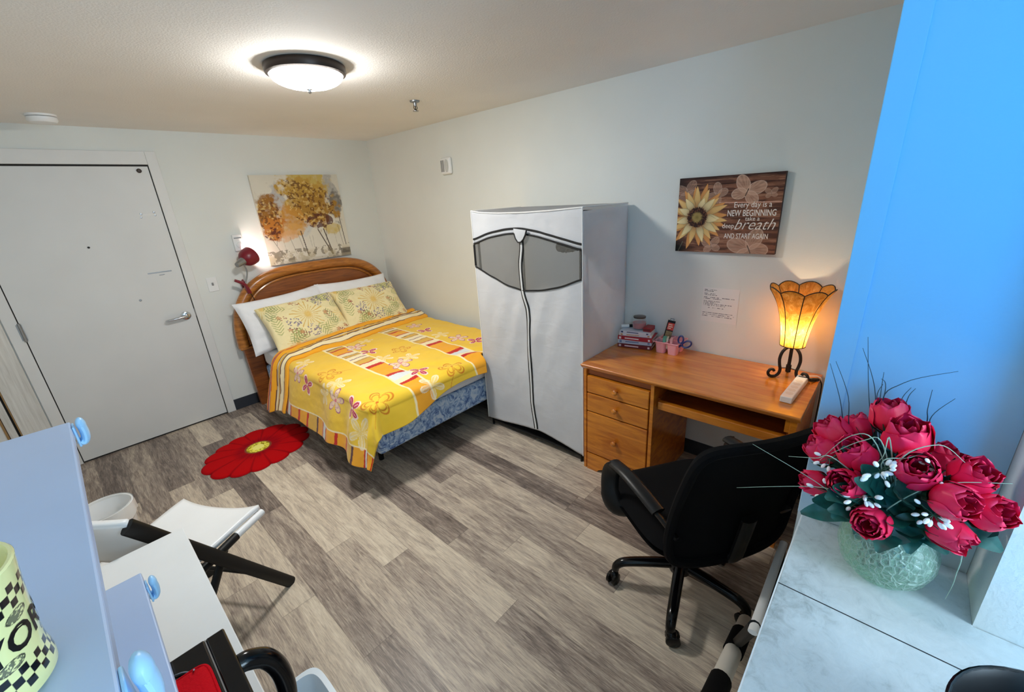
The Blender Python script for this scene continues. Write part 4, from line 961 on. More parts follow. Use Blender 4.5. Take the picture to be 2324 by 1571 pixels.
build(MB().prism([(-.006, .0), (.002, .0), (.007, .055), (-.005, .055)], -.0012, .0, 0).prism([(-.002, .0), (.006, .0), (.005, .055), (-.006, .055)], .0004, .0016, 0), 'blade', 'blue_plastic', t, smooth=False)
build(MB().tube(loop(-.022, .1, .017, .031, .35), .0052, 8, closed=True).tube([(0, .003, .05), (0, -.008, .072)], .006, 8), 'handle', 'blue_plastic', t)
build(MB().tube(loop(.022, .09, .016, .023, -.45), .005, 8, closed=True).tube([(0, -.002, .05), (0, .01, .07)], .006, 8), 'handle', 'blue_plastic', t)

# ---- table lamp
LX, LY = -.138, -3.888
t = thing('table_lamp', 'lit amber scalloped table lamp on black scrolled iron legs at the desk corner', 'lamp', (LX, LY, DH))
SZ0, SZ1 = .172, .46
n8 = 8
def shade_r(q): return .054+.022*q+.054*q**2.6
nn = 64; A0 = .25
rows = []
for i in range(25):
    q = i/24; ring = []
    for k in range(nn):
        a = 2*PI*k/nn; ph = (k % (nn//n8))/(nn//n8); lob = math.sin(PI*ph)
        r = shade_r(q)*(1+.045*lob*(.35+q*.65)-.02)
        z = SZ0+(SZ1-SZ0)*q+(.020*lob**.9-.012)*max(0, q-.72)/.28
        ring.append((r*math.cos(a+A0), r*math.sin(a+A0), z))
    rows.append(ring)
vs = [p for r in rows for p in r]; fs = [(i*nn+k, i*nn+(k+1) % nn, (i+1)*nn+(k+1) % nn, (i+1)*nn+k) for i in range(24) for k in range(nn)]
sh_ = build(MB().add(vs, fs), 'lamp_shade', 'shade', t)
rb = MB()
for k in range(n8): rb.tube([rows[i][k*nn//n8] for i in range(25)], .0022, 6)
rb.tube(rows[24], .0026, 6, closed=True); rb.tube(rows[0], .0022, 6, closed=True)
build(rb, 'shade_wire', 'iron', sh_)
lg = []
prof = [(.0, .168), (.022, .160), (.042, .138), (.050, .104), (.046, .07), (.040, .045), (.044, .022), (.060, .008), (.078, .0075), (.092, .016), (.096, .031), (.088, .044), (.075, .045), (.068, .036)]
def cat(P, n=5):
    out = []; Q = [P[0]]+P+[P[-1]]
    for i in range(1, len(Q)-2):
        p0, p1, p2, p3 = [np.array(x, float) for x in Q[i-1:i+3]]
        for k in range(n):
            u = k/n; out.append(tuple(.5*(2*p1+(p2-p0)*u+(2*p0-5*p1+4*p2-p3)*u*u+(3*p1-p0-3*p2+p3)*u**3)))
    out.append(tuple(P[-1])); return out
pc = cat(prof)
for a in (2.25, 2.25+2*PI/3, 2.25+4*PI/3):
    build(MB().tube([(r*math.cos(a), r*math.sin(a), max(z, .0075)) for r, z in pc], .0072, 10), 'leg', 'iron', t)
build(MB().tube([(0, 0, .03), (0, 0, .215)], .0078, 12).tube([(0, 0, .03), (0, 0, .066)], .012, 12), 'stem', 'iron', t)
st = MB()
for a in (2.25, 2.25+2*PI/3, 2.25+4*PI/3): st.tube([(0, 0, .05), (.041*math.cos(a), .041*math.sin(a), .05)], .0025, 6)
build(st, 'brace', 'iron', t)
build(MB().ball((0, 0, .252), .026, 12, (1, 1, 1.25)), 'bulb', 'bulb', t)
build(MB().tube([(0, 0, .208), (0, 0, .224)], .016, 14), 'bulb_socket', 'iron', t)
cordp = cat([(LX+.03, LY-.05, DH+.012), (LX+.0, LY-.085, DH+.004), (LX-.03, LY-.1, DH+.014), (LX+.01, LY-.118, DH+.004), (LX+.03, LY-.128, DH+.006), (LX+.02, LY-.139, DH+.002), (LX+.02, LY-.147, DH-.05), (LX+.02, LY-.148, .4), (LX+.03, LY-.148, .05), (LX+.06, LY-.15, .006)])
cd = build(MB().tube(cordp, .0028, 8), 'power_cord', 'black_plastic', t, world=True)
build(MB().box((-.022, -.008, -.006), (.022, .008, .006), Matrix.Translation((LX+.012, LY-.112, DH+.010)) @ Matrix.Rotation(-.9, 4, 'Z')), 'cord_switch', 'black_plastic', cd, world=True, bevel=.003)

# ---- power strip
p0 = Vector((-.452, -3.942, 0)); p1 = Vector((-.165, -3.957, 0)); dv = (p1-p0).normalized(); ps_a = math.atan2(dv.y, dv.x)
t = thing('power_strip', 'white power strip lying at the right end of the desk top', 'power strip', (p0.x, p0.y, DH+.0006), ps_a)
build(MB().box((0, -.024, 0), (.30, .024, .03)), 'housing', 'white_plastic', t, bevel=.004, seg=3)
build(MB().box((.272, -.016, .0298), (.281, .016, .0312)), 'rocker_slot', 'black_plastic', t, smooth=False, bevel=.0005)
ot = MB()
for k in range(5): ot.lathe([(0, 0), (.015, 0), (.0155, .0008), (0, .001)], (.05+k*.042, 0, .0299), 20, close=False)
build(ot, 'outlet_ring', plain('outlet', rgb(222, 218, 212), .4), t)
build(MB().tube(cat([(.298, 0, .014), (.33, -.004, .012), (.37, -.026, .008), (.385, -.052, .004), (.388, -.064, -.04), (.388, -.066, -.3), (.388, -.066, -.715)]), .0032, 8), 'power_cord', 'white_plastic', t)

# ---- red clip lamp on the headboard
t = thing('clip_lamp', 'dark red clip-on reading lamp clamped to the left end of the headboard', 'lamp', (-1.43, -.1, 1.1))
build(MB().tube([(-1.418, -.132, 1.03), (-1.426, -.134, 1.07), (-1.435, -.13, 1.108)], [.034, .03, .022], 12, flat=.5).tube([(-1.43, -.13, 1.098), (-1.462, -.128, 1.128), (-1.50, -.126, 1.15)], [.02, .019, .016], 12, flat=.7), 'clip', 'red_metal', t, world=True)
build(MB().tube([(-1.423, -.03, 1.05), (-1.432, -.032, 1.11), (-1.43, -.08, 1.136), (-1.432, -.12, 1.12)], .008, 8), 'clip_jaw', 'red_metal', t, world=True)
gp = cat([(-1.428, -.132, 1.115), (-1.408, -.135, 1.16), (-1.395, -.137, 1.21), (-1.402, -.138, 1.255), (-1.42, -.14, 1.29)])
build(MB().tube(gp, .0062, 10), 'gooseneck', 'steel', t, world=True)
hd_ = Vector((-1.424, -.142, 1.288)); ax = Vector((.78, .40, .32)).normalized(); am = aim(ax)
build(MB().lathe([(0, -.045), (.02, -.045), (.023, -.03), (.030, .02), (.031, .028), (0, .03)], hd_, 22, am, close=False), 'lamp_socket', 'steel', t, world=True)
build(MB().lathe([(.028, .026), (.048, .036), (.065, .058), (.074, .09), (.076, .128), (.074, .128), (.072, .09), (.063, .06), (.047, .039), (.026, .029)], hd_, 32, am, close=False), 'lamp_shade', 'red_metal', t, world=True)
build(MB().lathe([(0, .03), (.014, .03), (.016, .05), (.026, .07), (.026, .085), (.015, .099), (0, .102)], hd_, 18, am, close=False), 'bulb', 'bulb_cool', t, world=True)
build(MB().tube(cat([(-1.42, -.14, 1.05), (-1.40, -.14, .98), (-1.385, -.142, .9), (-1.375, -.14, .8), (-1.37, -.13, .62)]), .003, 8), 'power_cord', 'black_plastic', t, world=True)

# ================================================================== office chair
t = thing('office_chair', 'black swivel office chair with mesh back and armrests rolled up to the desk', 'chair', (-1.035, -3.745, 0), -.594)
for k in range(5):
    a = math.radians(157+72*k); c, s = math.cos(a), math.sin(a)
    lp = cat([(0.03, .135), (.12, .13), (.2, .122), (.245, .112), (.268, .092), (.273, .07)])
    lg_ = build(MB().tube([(c*r, s*r, z) for r, z in lp], [.024-.006*i/(len(lp)-1) for i in range(len(lp))], 14, flat=.9), 'leg', 'black_gloss', t)
    w = MB(); px, py = c*.275, s*.275; b = a+.9*(k+1)
    for sg in (-1, 1):
        w.lathe([(0, -.009), (.022, -.009), (.028, -.005), (.028, .005), (.022, .009), (0, .009)], (px-math.sin(b)*.014*sg+math.cos(b)*.012, py+math.cos(b)*.014*sg+math.sin(b)*.012, .0285), 20, aim((-math.sin(b), math.cos(b), 0)), close=False)
    w.ball((px+math.cos(b)*.006, py+math.sin(b)*.006, .046), .022, 10)
    build(w, 'caster', 'black_gloss', lg_)
build(MB().lathe([(0, .105), (.045, .105), (.048, .145), (.03, .16), (.026, .30), (.017, .305), (.017, .40), (0, .40)], n=24, close=False), 'gas_column', 'black_plastic', t)
build(MB().box((-.09, -.12, .385), (.09, .12, .425)), 'tilt_mechanism', 'black_metal', t, bevel=.012)
A_, B_ = np.meshgrid(np.linspace(-1, 1, 30), np.linspace(-1, 1, 30))
def se(a, b, w, h, n=5):
    k = np.maximum(np.abs(a), np.abs(b))+1e-9; l = (np.abs(a)**n+np.abs(b)**n)**(1/n)+1e-9; return a*k/l*w, b*k/l*h
X, Y = se(A_, B_, .262, .25); e = np.maximum(np.abs(A_), np.abs(B_)); zt = .492-.014*(1-A_**2)*.6-.02*np.clip((e-.8)/.2, 0, 1)**2-.02*np.clip(B_-.6, 0, 1)
build(MB().grid(X, Y+.01, zt).grid(X[:, ::-1], (Y+.01)[:, ::-1], np.full_like(zt, .43)+.02*np.clip((e-.8)/.2, 0, 1)**2), 'seat', 'black_fabric', t, clean=True)
X, Zb = se(A_, B_, .24, .265, 7); tilt = .26; zc = .70
yb = -.265-(Zb+.2)*tilt*.75+.035*(X/.235)**2+.015*np.cos((Zb+.06)*9)
bk = build(MB().grid(X, yb, zc+Zb), 'backrest', 'black_fabric', t); bk.modifiers.new('s', 'SOLIDIFY').thickness = .022
edge = [(i, 0) for i in range(30)]+[(29, j) for j in range(1, 30)]+[(i, 29) for i in range(28, -1, -1)]+[(0, j) for j in range(28, 0, -1)]
build(MB().tube([(X[i, j], yb[i, j]-.004, zc+Zb[i, j]) for i, j in edge], .0165, 8, closed=True), 'back_frame', 'black_fabric', bk)
build(MB().tube(cat([(0, .0, .405), (0, -.18, .40), (0, -.265, .43), (0, -.29, .52), (0, -.31, .64)]), [.03]*21, 10, flat=.5, up=(0, 0, 1)), 'back_bracket', 'black_plastic', t)
for sg in (-1, 1):
    ar = MB().tube(cat([(sg*.2, .06, .43), (sg*.262, .085, .435), (sg*.282, .11, .49), (sg*.276, .125, .57), (sg*.268, .10, .62), (sg*.262, .02, .628), (sg*.252, -.08, .618), (sg*.235, -.17, .594), (sg*.215, -.245, .56)]), [.04]*11+[.036]*10+[.026]*20, 12, flat=.4, up=(1, 0, 0))
    am_ = build(ar, 'armrest', 'black_plastic', t)
    pd = cat([(sg*.268, .115, .633), (sg*.262, .02, .644), (sg*.252, -.08, .634), (sg*.238, -.165, .612)])
    build(MB().tube(pd, [.028]*len(pd), 12, flat=.5, up=(0, 0, 1)), 'arm_pad', 'black_plastic', am_)

# ================================================================== folding chair
fw = Vector((.845, .535, 0)); rt = Vector((.535, -.845, 0))
FRt = Vector((-2.187, -2.33, 0)); FL = FRt-rt*.395; mid = (FRt+FL)/2
t = thing('folding_chair', 'white plastic folding chair with black steel legs behind the white table', 'chair', (mid.x-fw.x*.2, mid.y-fw.y*.2, 0))
def fp(s, b, z): return mid+rt*s-fw*b+Vector((0, 0, z))     # s to the right, b backwards from the seat's front edge
U_, V_ = np.meshgrid(np.linspace(-1, 1, 26), np.linspace(0, 1, 26))
hw_ = .2*(1-.10*V_); X2 = U_*hw_; B2 = V_*.385+.018*(1-U_**2)*np.where(V_ < .5, -1, 0)*(1-V_*2)*-1
Zs_ = .445+.018*np.abs(U_)**3*(1-V_)-.012*(1-V_)**6+.008*np.sin(V_*PI)*-1+.012*V_
P = np.array([[fp(X2[i, j], B2[i, j], Zs_[i, j]) for j in range(26)] for i in range(26)])
so = build(MB().grid(P[..., 0], P[..., 1], P[..., 2]), 'seat', 'white_plastic', t, world=True); so.modifiers.new('s', 'SOLIDIFY').thickness = .02
for sg in (-1, 1):
    s = sg*.222
    top = fp(s, .47, .79); foot = fp(s, -.02, .0)
    build(MB().tube([foot, foot+(top-foot)*.5, top], .025, 12, flat=.5, up=rt), 'leg', 'black_metal', t, world=True)
    s2 = sg*.19
    build(MB().tube([fp(s2, .20, .415), fp(s2, .55, .0)], .02, 10, flat=.5, up=rt), 'leg', 'black_metal', t, world=True)
    build(MB().tube([fp(sg*.203, .0, .434), fp(sg*.2, .14, .436)], .0155, 10), 'seat_edge', 'white_plastic', t, world=True)
    build(MB().tube([fp(sg*.2, .141, .434), fp(sg*.197, .40, .428)], .0165, 10), 'seat_rail', 'black_metal', t, world=True)
build(MB().tube([fp(-.222, .065, .14), fp(.222, .065, .14)], .009, 8), 'crossbar', 'black_metal', t, world=True)
build(MB().tube([fp(-.19, .32, .08), fp(.19, .32, .08)], .009, 8), 'crossbar', 'black_metal', t, world=True)
U_, V_ = np.meshgrid(np.linspace(-1, 1, 30), np.linspace(0, 1, 14))
Bb = .40+.075*V_+.05*(1-U_**2); Zb = .60+.20*V_+.018*(1-U_**2)*V_
P = np.array([[fp(U_[i, j]*.222, Bb[i, j], Zb[i, j]) for j in range(30)] for i in range(14)])
bo_ = build(MB().grid(P[..., 0], P[..., 1], P[..., 2]), 'backrest', 'white_plastic', t, world=True); bo_.modifiers.new('s', 'SOLIDIFY').thickness = .022
# waste bin
t = thing('waste_bin', 'small round white waste bin on the floor behind the folding chair', 'bin', (-2.672, -1.45, 0))
build(MB().lathe([(0, .001), (.082, .001), (.088, .01), (.112, .30), (.117, .302), (.117, .308), (.110, .308), (.104, .295), (.084, .014), (0, .012)], n=44, close=False), 'bucket', 'white_plastic', t)
lv = MB(); th = np.linspace(0, 2*PI, 60, endpoint=False); q = np.linspace(0, 1, 8); TH_, Q_ = np.meshgrid(th, q)
rr_ = .1195+.003*np.sin(TH_*9)*Q_; lv.grid(rr_*np.cos(TH_), rr_*np.sin(TH_), .311-.07*Q_-.012*Q_*np.sin(TH_*5), wrap=True)
rr_ = .1065-.01*Q_+.003*np.sin(TH_*11)*Q_; lv.grid(rr_*np.cos(TH_), rr_*np.sin(TH_), .311-.2*Q_, wrap=True)
build(lv, 'liner', plain('bin liner', rgb(238, 238, 236), .3, bump=.4, bscale=25, bdist=.004), t)

# ================================================================== white table, shelves, microwave
TXR, TYF, TZ = -2.453, -2.632, .72
t = thing('table', 'plain white rectangular table below the white shelves at lower left', 'table', (-2.78, -3.3, 0))
build(MB().box((-3.12, -4.0, TZ-.03), (TXR, TYF, TZ)), 'table_top', 'white_lam', t, world=True, bevel=.002, smooth=False)
for x in (-3.09, TXR-.09):
    for y in (-3.95, TYF-.10):
        build(MB().box((x-.022, y-.022, 0), (x+.022, y+.022, TZ-.03)), 'leg', 'white_lam', t, world=True, smooth=False, bevel=.002)
build(MB().box((-3.07, -3.93, TZ-.1), (-3.05, TYF-.12, TZ-.031)), 'apron', 'white_lam', t, world=True, smooth=False)
SX, SY, S1, S2 = -2.5545, -3.172, 1.346, .993
t = thing('shelf_unit', 'two-tier white shelf unit standing on the table, its boards tinged blue by daylight', 'shelf', (-2.83, -3.6, TZ+.0005))
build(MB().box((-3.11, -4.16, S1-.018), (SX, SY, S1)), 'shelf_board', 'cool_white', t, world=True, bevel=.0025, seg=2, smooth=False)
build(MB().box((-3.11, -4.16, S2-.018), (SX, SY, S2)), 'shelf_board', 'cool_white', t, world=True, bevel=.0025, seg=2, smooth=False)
for x in (-3.09, -2.71):
    for y, zb in ((SY-.06, TZ+.0006), (-3.96, TZ+.0006)):
        build(MB().box((x-.012, y-.012, zb), (x+.012, y+.012, S1-.018)), 'upright', 'white_lam', t, world=True, smooth=False)
def hook(y, z, lab, big=1.0):
    t = thing('adhesive_hook', lab, 'hook', (SX, y, z-.009), 0, 'plastic hooks stuck to the shelf edges')
    m_ = MT.setdefault('hook_blue_lit', plain('blue-lit white plastic', rgb(164, 212, 248), .35))  # white plastic, the blue of the daylight painted into its colour
    k = big
    build(MB().box((.0003, -.014*k, -.03*k), (.0035, .014*k, .008)), 'base_plate', m_, t, bevel=.0012)
    build(MB().tube(cat([(.003, 0, -.022*k), (.007*k, 0, -.026*k), (.011*k, 0, -.02*k), (.0125*k, 0, -.008*k), (.012*k, 0, .004*k)]), [.0125*k]*21, 14, flat=.5, up=(1, 0, 0)).ball((.012*k, 0, .006*k), .0128*k, 10, (.52, 1, 1)), 'hook_arm', m_, t)
hook(SY-.022, S1, 'blue-lit white plastic hook at the far corner of the upper shelf')
hook(-3.83, S1, 'blue-lit white plastic hook on the upper shelf edge nearest the mug', 1.15)
hook(SY-.045, S2, 'blue-lit white plastic hook at the corner of the lower shelf')

t = thing('microwave', 'black microwave oven with arched door handle on the white table under the shelves', 'microwave', (-2.68, -3.67, TZ+.0005))
MZ0, MZ1, MXF, MY0, MY1 = TZ+.012, .968, -2.476, -3.42, -3.92
build(MB().box((-2.87, MY1, MZ0), (-2.506, MY0, MZ1)), 'casing', 'black_gloss', t, world=True, bevel=.003)
dr = build(MB().box((-2.5045, MY1, MZ0+.002), (MXF, MY0, MZ1-.001)), 'door', 'black_gloss', t, world=True, bevel=.003)
build(MB().box((-2.5062, MY1+.002, MZ1-.004), (-2.5043, MY0-.002, MZ1-.0012)), 'seam_strip', 'steel', t, world=True, smooth=False)
hp = cat([(MXF-.002, -3.50, MZ1-.02), (MXF+.012, -3.50, MZ1-.024), (MXF+.034, -3.50, MZ1-.044), (MXF+.046, -3.50, MZ1-.078), (MXF+.05, -3.50, MZ1-.12), (MXF+.046, -3.50, MZ1-.165), (MXF+.028, -3.50, MZ1-.20), (MXF-.002, -3.50, MZ1-.21)])
build(MB().tube(hp, [.0165]*len(hp), 12, flat=1.0, up=(0, 1, 0)), 'handle', 'black_gloss', dr, world=True)
for x in (-2.84, -2.53):
    for y in (MY1+.03, MY0-.03): build(MB().tube([(x, y, TZ+.0006), (x, y, MZ0+.001)], .012, 10), 'foot', 'black_plastic', t, world=True)
t = thing('pot_holder', 'bright red cloth pot holder lying on top of the black microwave', 'pot holder', (-2.555, -3.53, MZ1))
A_, B_ = np.meshgrid(np.linspace(-1, 1, 24), np.linspace(-1, 1, 24)); X, Y = se(A_, B_, .042, .055, 6)
zt = .0125*(1-np.maximum(np.abs(A_), np.abs(B_))**6)+.004*(fbm(A_+3, B_+3, 2.5, 2, 44)-.3)
pm = MB().grid(X, Y, zt+.0035).grid(X[:, ::-1], Y[:, ::-1], np.full_like(X, .001))
ph = build(pm, 'quilted_cloth', 'red_cloth', t, clean=True)
e_ = [(i, 0) for i in range(24)]+[(23, j) for j in range(1, 24)]+[(i, 23) for i in range(22, -1, -1)]+[(0, j) for j in range(22, 0, -1)]
build(MB().tube([(X[i, j], Y[i, j], .0045) for i, j in e_], .0034, 6, closed=True), 'bound_edge', 'red_cloth', t)
t = thing('thin_cable', 'thin dark cable curling over the microwave top behind the red cloth', 'cable', (-2.56, -3.48, MZ1))
build(MB().tube(cat([(-2.60, -3.462, MZ1+.002), (-2.57, -3.455, MZ1+.002), (-2.546, -3.462, MZ1+.003), (-2.534, -3.476, MZ1+.004), (-2.53, -3.488, MZ1+.018)]), .0013, 6), 'cable', 'steel', t, world=True)
# white tub on the floor before the table
t = thing('plastic_tub', 'white open plastic tub holding clear bags at the bottom edge, before the table', 'tub', (-2.46, -3.34, 0))
BXr, BXl, BYf, BYn, BZ = -2.303, -2.62, -3.136, -3.56, .40
tb = MB(); n = 40
def rrect(x0, x1, y0, y1, r, z):
    cx_, cy_ = (x0+x1)/2, (y0+y1)/2; pts = []
    for k in range(n):
        a = 2*PI*(k+.5)/n; sx_, sy_ = math.cos(a), math.sin(a)
        ax_, ay_ = (x1-x0)/2, (y1-y0)/2; p = 2/9
        pts.append((cx_+ax_*math.copysign(abs(sx_)**p, sx_), cy_+ay_*math.copysign(abs(sy_)**p, sy_), z))
    return pts
rings = [rrect(BXl+.04, BXr-.04, BYn+.04, BYf-.04, .02, .001), rrect(BXl+.012, BXr-.012, BYn+.012, BYf-.012, .02, BZ-.02), rrect(BXl, BXr, BYn, BYf, .02, BZ-.018), rrect(BXl, BXr, BYn, BYf, .02, BZ),
         rrect(BXl+.014, BXr-.014, BYn+.014, BYf-.014, .02, BZ+.001), rrect(BXl+.02, BXr-.02, BYn+.02, BYf-.02, .02, BZ-.012), rrect(BXl+.046, BXr-.046, BYn+.046, BYf-.046, .02, .01)]
vs = [p for r in rings for p in r]; fs = [(i*n+k, i*n+(k+1) % n, (i+1)*n+(k+1) % n, (i+1)*n+k) for i in range(len(rings)-1) for k in range(n)]
fs += [tuple(range(n-1, -1, -1)), tuple((len(rings)-1)*n+k for k in range(n))]
build(tb.add(vs, fs), 'tub_body', plain('tub plastic', rgb(226, 236, 244), .3), t, world=True)
def bagmesh(c, sx_, sy_, sz_, seed, rot=0):
    A_, B_ = np.meshgrid(np.linspace(0, 2*PI, 48, endpoint=False), np.linspace(-1, 1, 26))
    r = np.sqrt(np.clip(1-np.abs(B_)**5, 0, 1))*(1+.12*(fbm(np.cos(A_)*2+5, B_*2+np.sin(A_)*2+5, 2.2, 3, seed)-.5)*2)
    x = np.sign(np.cos(A_))*np.abs(np.cos(A_))**.6*r*sx_; y = np.sign(np.sin(A_))*np.abs(np.sin(A_))**.6*r*sy_; z = B_*sz_
    return MB().grid(c[0]+x*math.cos(rot)-y*math.sin(rot), c[1]+x*math.sin(rot)+y*math.cos(rot), c[2]+z, wrap=True)
for c, d, sd, lab, mm in (((-2.385, -3.325, .20), (.038, .115, .16), 5, 'shiny white packet standing at the right inside the white tub', 'white_plastic'),
                          ((-2.50, -3.325, .17), (.05, .13, .13), 8, 'clear plastic bag at the left inside the white tub', 'bag')):
    t = thing('packet', lab, 'packet', (c[0], c[1], c[2]-d[2]), 0, 'packets in the white tub')
    build(bagmesh(c, *d, sd), 'wrapper', mm, t, world=True)
    build(MB().box((c[0]-d[0]*.5, c[1]-d[1]*.8, c[2]+d[2]-.004), (c[0]+d[0]*.5, c[1]+d[1]*.8, c[2]+d[2]+.006)), 'seal_strip', mm, t, world=True, bevel=.002)

# ---- mug on the upper shelf
mx_, my_ = -2.6265, -3.768
t = thing('mug', 'pale yellow mug with black checkers and big black lettering on the upper shelf', 'mug', (mx_, my_, S1+.0004))
nh, na = 220, 560
hh_, aa = np.meshgrid(np.linspace(0, 1, nh), np.linspace(0, 2*PI, na, endpoint=False), indexing='ij')
MHt = .104
def mug_r(h): return .042+.0015*np.exp(-((h-.12)/.1)**2)-.0065*np.clip(.05-h, 0, 1)/.05+.010*np.clip(h-.15, 0, 1)**1.6
R = mug_r(hh_); C = np.ones((nh, na, 3))*np.array(rgb(240, 232, 160)); arc = aa*.043
blk = rgb(20, 22, 26); sq = .0062
for h0 in (.13, .72):
    j = np.floor((hh_-h0)*MHt/sq); i = np.floor(arc/sq); inb = (hh_ >= h0) & ((hh_-h0)*MHt < 3*sq); mixc(C, inb*(np.mod(i+j, 2) == 0), blk)
rr_ = random.Random(3)
for cc, hq in ((.15, .36), (.75, .66), (1.5, .66), (2.1, .36), (2.75, .66), (3.4, .36), (4.0, .66), (4.75, .36), (5.45, .36), (5.8, .66), (4.9, .66)):
    d = np.hypot((np.angle(np.exp(1j*(aa-cc)))*.043)/.009, ((hh_-hq)*MHt)/.0045)
    mixc(C, (d < 1)*(fbm(arc*60, hh_*7, 9, 3, int(cc*10)) > .42)*.85, rgb(58, 64, 60)); mixc(C, (np.abs(d-.95) < .07)*.8, blk)
painted('body', R*np.cos(aa), R*np.sin(aa), hh_*MHt, C, 'attr_mug', t, wrap=True)
glz = plain('mug glaze', rgb(240, 232, 164), .15, coat=.4)
rtop = float(mug_r(np.array(1.0)))
build(MB().lathe([(rtop, MHt), (rtop-.001, MHt+.0016), (rtop-.003, MHt+.0014), (rtop-.0044, MHt-.002), (.0405, .06), (.038, .02), (.034, .007), (0, .006)], n=48, close=False).lathe([(0, .0005), (.0352, .0), (.0375, .001)], n=48, close=False), 'inner_wall', glz, t)
build(MB().tube(cat([(-.035, -.012, .10), (-.058, -.022, .10), (-.072, -.028, .08), (-.071, -.027, .05), (-.056, -.021, .032), (-.036, -.013, .032)]), .0055, 10), 'handle', glz, t)
def wrap_mug(a0, h0):
    def f(x, y):
        h = h0+y; r = float(mug_r(np.array(h/MHt)))+.0005; a = a0+x/.043
        return (mx_+r*math.cos(a), my_+r*math.sin(a), S1+.0004+h)
    return f
# the lettering runs round the mug; the view shows the side toward the room
text_mesh('lettering', 'NEW YORK', .027, 'black_plastic', t, wrap_mug(-1.12, .043), 0, .0007, sx=.92)

# ================================================================== tiled counter
CH = 1.05
t = thing('counter', 'pale stone-tiled countertop jutting from the blue wall at lower right', 'counter', (-1.9, -4.6, 0))
ct = MB().prism([(-2.30, YA-.008), (XA-.001, YA-.008), (XA-.001, YB-.001), (XB-.001, YB-.001), (XB-.001, -5.3), (-2.30, -5.3)], CH-.022, CH, 2)
build(ct, 'tile_top', 'counter', t, world=True, smooth=False, bevel=.0015)
build(MB().box((-2.30, YA-.0085, CH-.0225), (XA-.001, YA-.0065, CH-.0005)), 'edge_strip', 'white_plastic', t, world=True, smooth=False)
build(MB().box((-2.28, -5.28, 0), (XB-.002, YA-.30, CH-.0225)), 'base_cabinet', 'white_lam', t, world=True, smooth=False)

# ---- vase
VX, VY = -1.716, -4.279
t = thing('glass_vase', 'round pale green crackle glass vase on the tiled counter', 'vase', (VX, VY, CH+.0004))
vo = [(0, 0), (.034, 0), (.040, .003), (.055, .02), (.0625, .045), (.062, .066), (.053, .088), (.041, .101), (.037, .109), (.040, .117), (.044, .122)]
vi = [(.0425, .1215), (.0375, .115), (.0345, .109), (.038, .100), (.050, .087), (.0585, .066), (.059, .045), (.052, .023), (.036, .008), (0, .007)]
build(MB().lathe(vo+vi, n=56, close=False), 'glass_body', 'crackle', t)
mouth = Vector((VX, VY, CH+.116))

# ---- roses: every stem stands in the vase
def rose_bloom(seed, open_, Hb=.062, Rb=.030):
    r = random.Random(seed); Xs, Ys, Zs_, Cs = [], [], [], []; nu, nv = 15, 17; fs = []; vs = []; cols = []
    def petal_(phi, R_, Hh_, hw, tip, flare, shade, close):
        u, v = np.meshgrid(np.linspace(-1, 1, nu), np.linspace(0, 1, nv))
        wv = np.sin(PI*np.clip(.12+.68*v, 0, 1))**.7; wv = wv*(1-np.clip((v-.82)/.18, 0, 1)**2*.62)
        a = phi+u*hw*wv
        rad = R_*np.sin(np.clip(v*1.9, 0, 1)*PI/2)**.75*(1-close*np.clip(v-.4, 0, 1)**1.3)+flare*np.clip(v-.6, 0, 1)**2*(1-.4*u**2)+.0014*np.sin(u*5+seed)*v
        z = Hh_*(v**.92)*(1-.05*u**2*v)-.5*flare*np.clip(v-.8, 0, 1)*(1-.3*u*u)
        k = len(vs); vs.extend(zip((rad*np.cos(a)).ravel(), (rad*np.sin(a)).ravel(), z.ravel()))
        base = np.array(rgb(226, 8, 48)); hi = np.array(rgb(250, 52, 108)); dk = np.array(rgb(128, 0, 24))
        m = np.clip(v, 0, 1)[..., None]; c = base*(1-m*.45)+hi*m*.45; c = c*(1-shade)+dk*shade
        cols.extend(c.reshape(-1, 3))
        for i in range(nv-1):
            for j in range(nu-1): fs.append((k+i*nu+j, k+i*nu+j+1, k+(i+1)*nu+j+1, k+(i+1)*nu+j))
    p0_ = r.uniform(0, 6)
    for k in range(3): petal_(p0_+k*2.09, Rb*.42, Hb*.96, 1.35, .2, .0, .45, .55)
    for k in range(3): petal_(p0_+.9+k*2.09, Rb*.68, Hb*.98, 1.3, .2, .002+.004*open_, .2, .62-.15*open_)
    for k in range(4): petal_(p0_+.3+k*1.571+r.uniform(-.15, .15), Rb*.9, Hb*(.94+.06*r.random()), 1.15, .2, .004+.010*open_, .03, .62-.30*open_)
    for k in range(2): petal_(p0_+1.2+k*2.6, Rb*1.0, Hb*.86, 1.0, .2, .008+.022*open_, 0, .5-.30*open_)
    me = bpy.data.meshes.new('bloom'); me.from_pydata([tuple(map(float, p)) for p in vs], [], fs); me.update()
    ca = me.color_attributes.new('Col', 'FLOAT_COLOR', 'POINT'); cc = np.ones((len(vs), 4), np.float32); cc[:, :3] = np.array(cols); ca.data.foreach_set('color', cc.ravel())
    me.polygons.foreach_set('use_smooth', [True]*len(me.polygons)); me.materials.append(MT['attr_rose'])
    return me
def leaf_mb(L, w, curl, seed):
    u, v = np.meshgrid(np.linspace(-1, 1, 9), np.linspace(0, 1, 14)); ww = w*np.sin(PI*np.clip(v*.94+.03, 0, 1))**.8
    return MB().grid(u*ww, v*L, .22*np.abs(u)*ww-curl*v**2*L+.002*np.sin(v*14+seed))
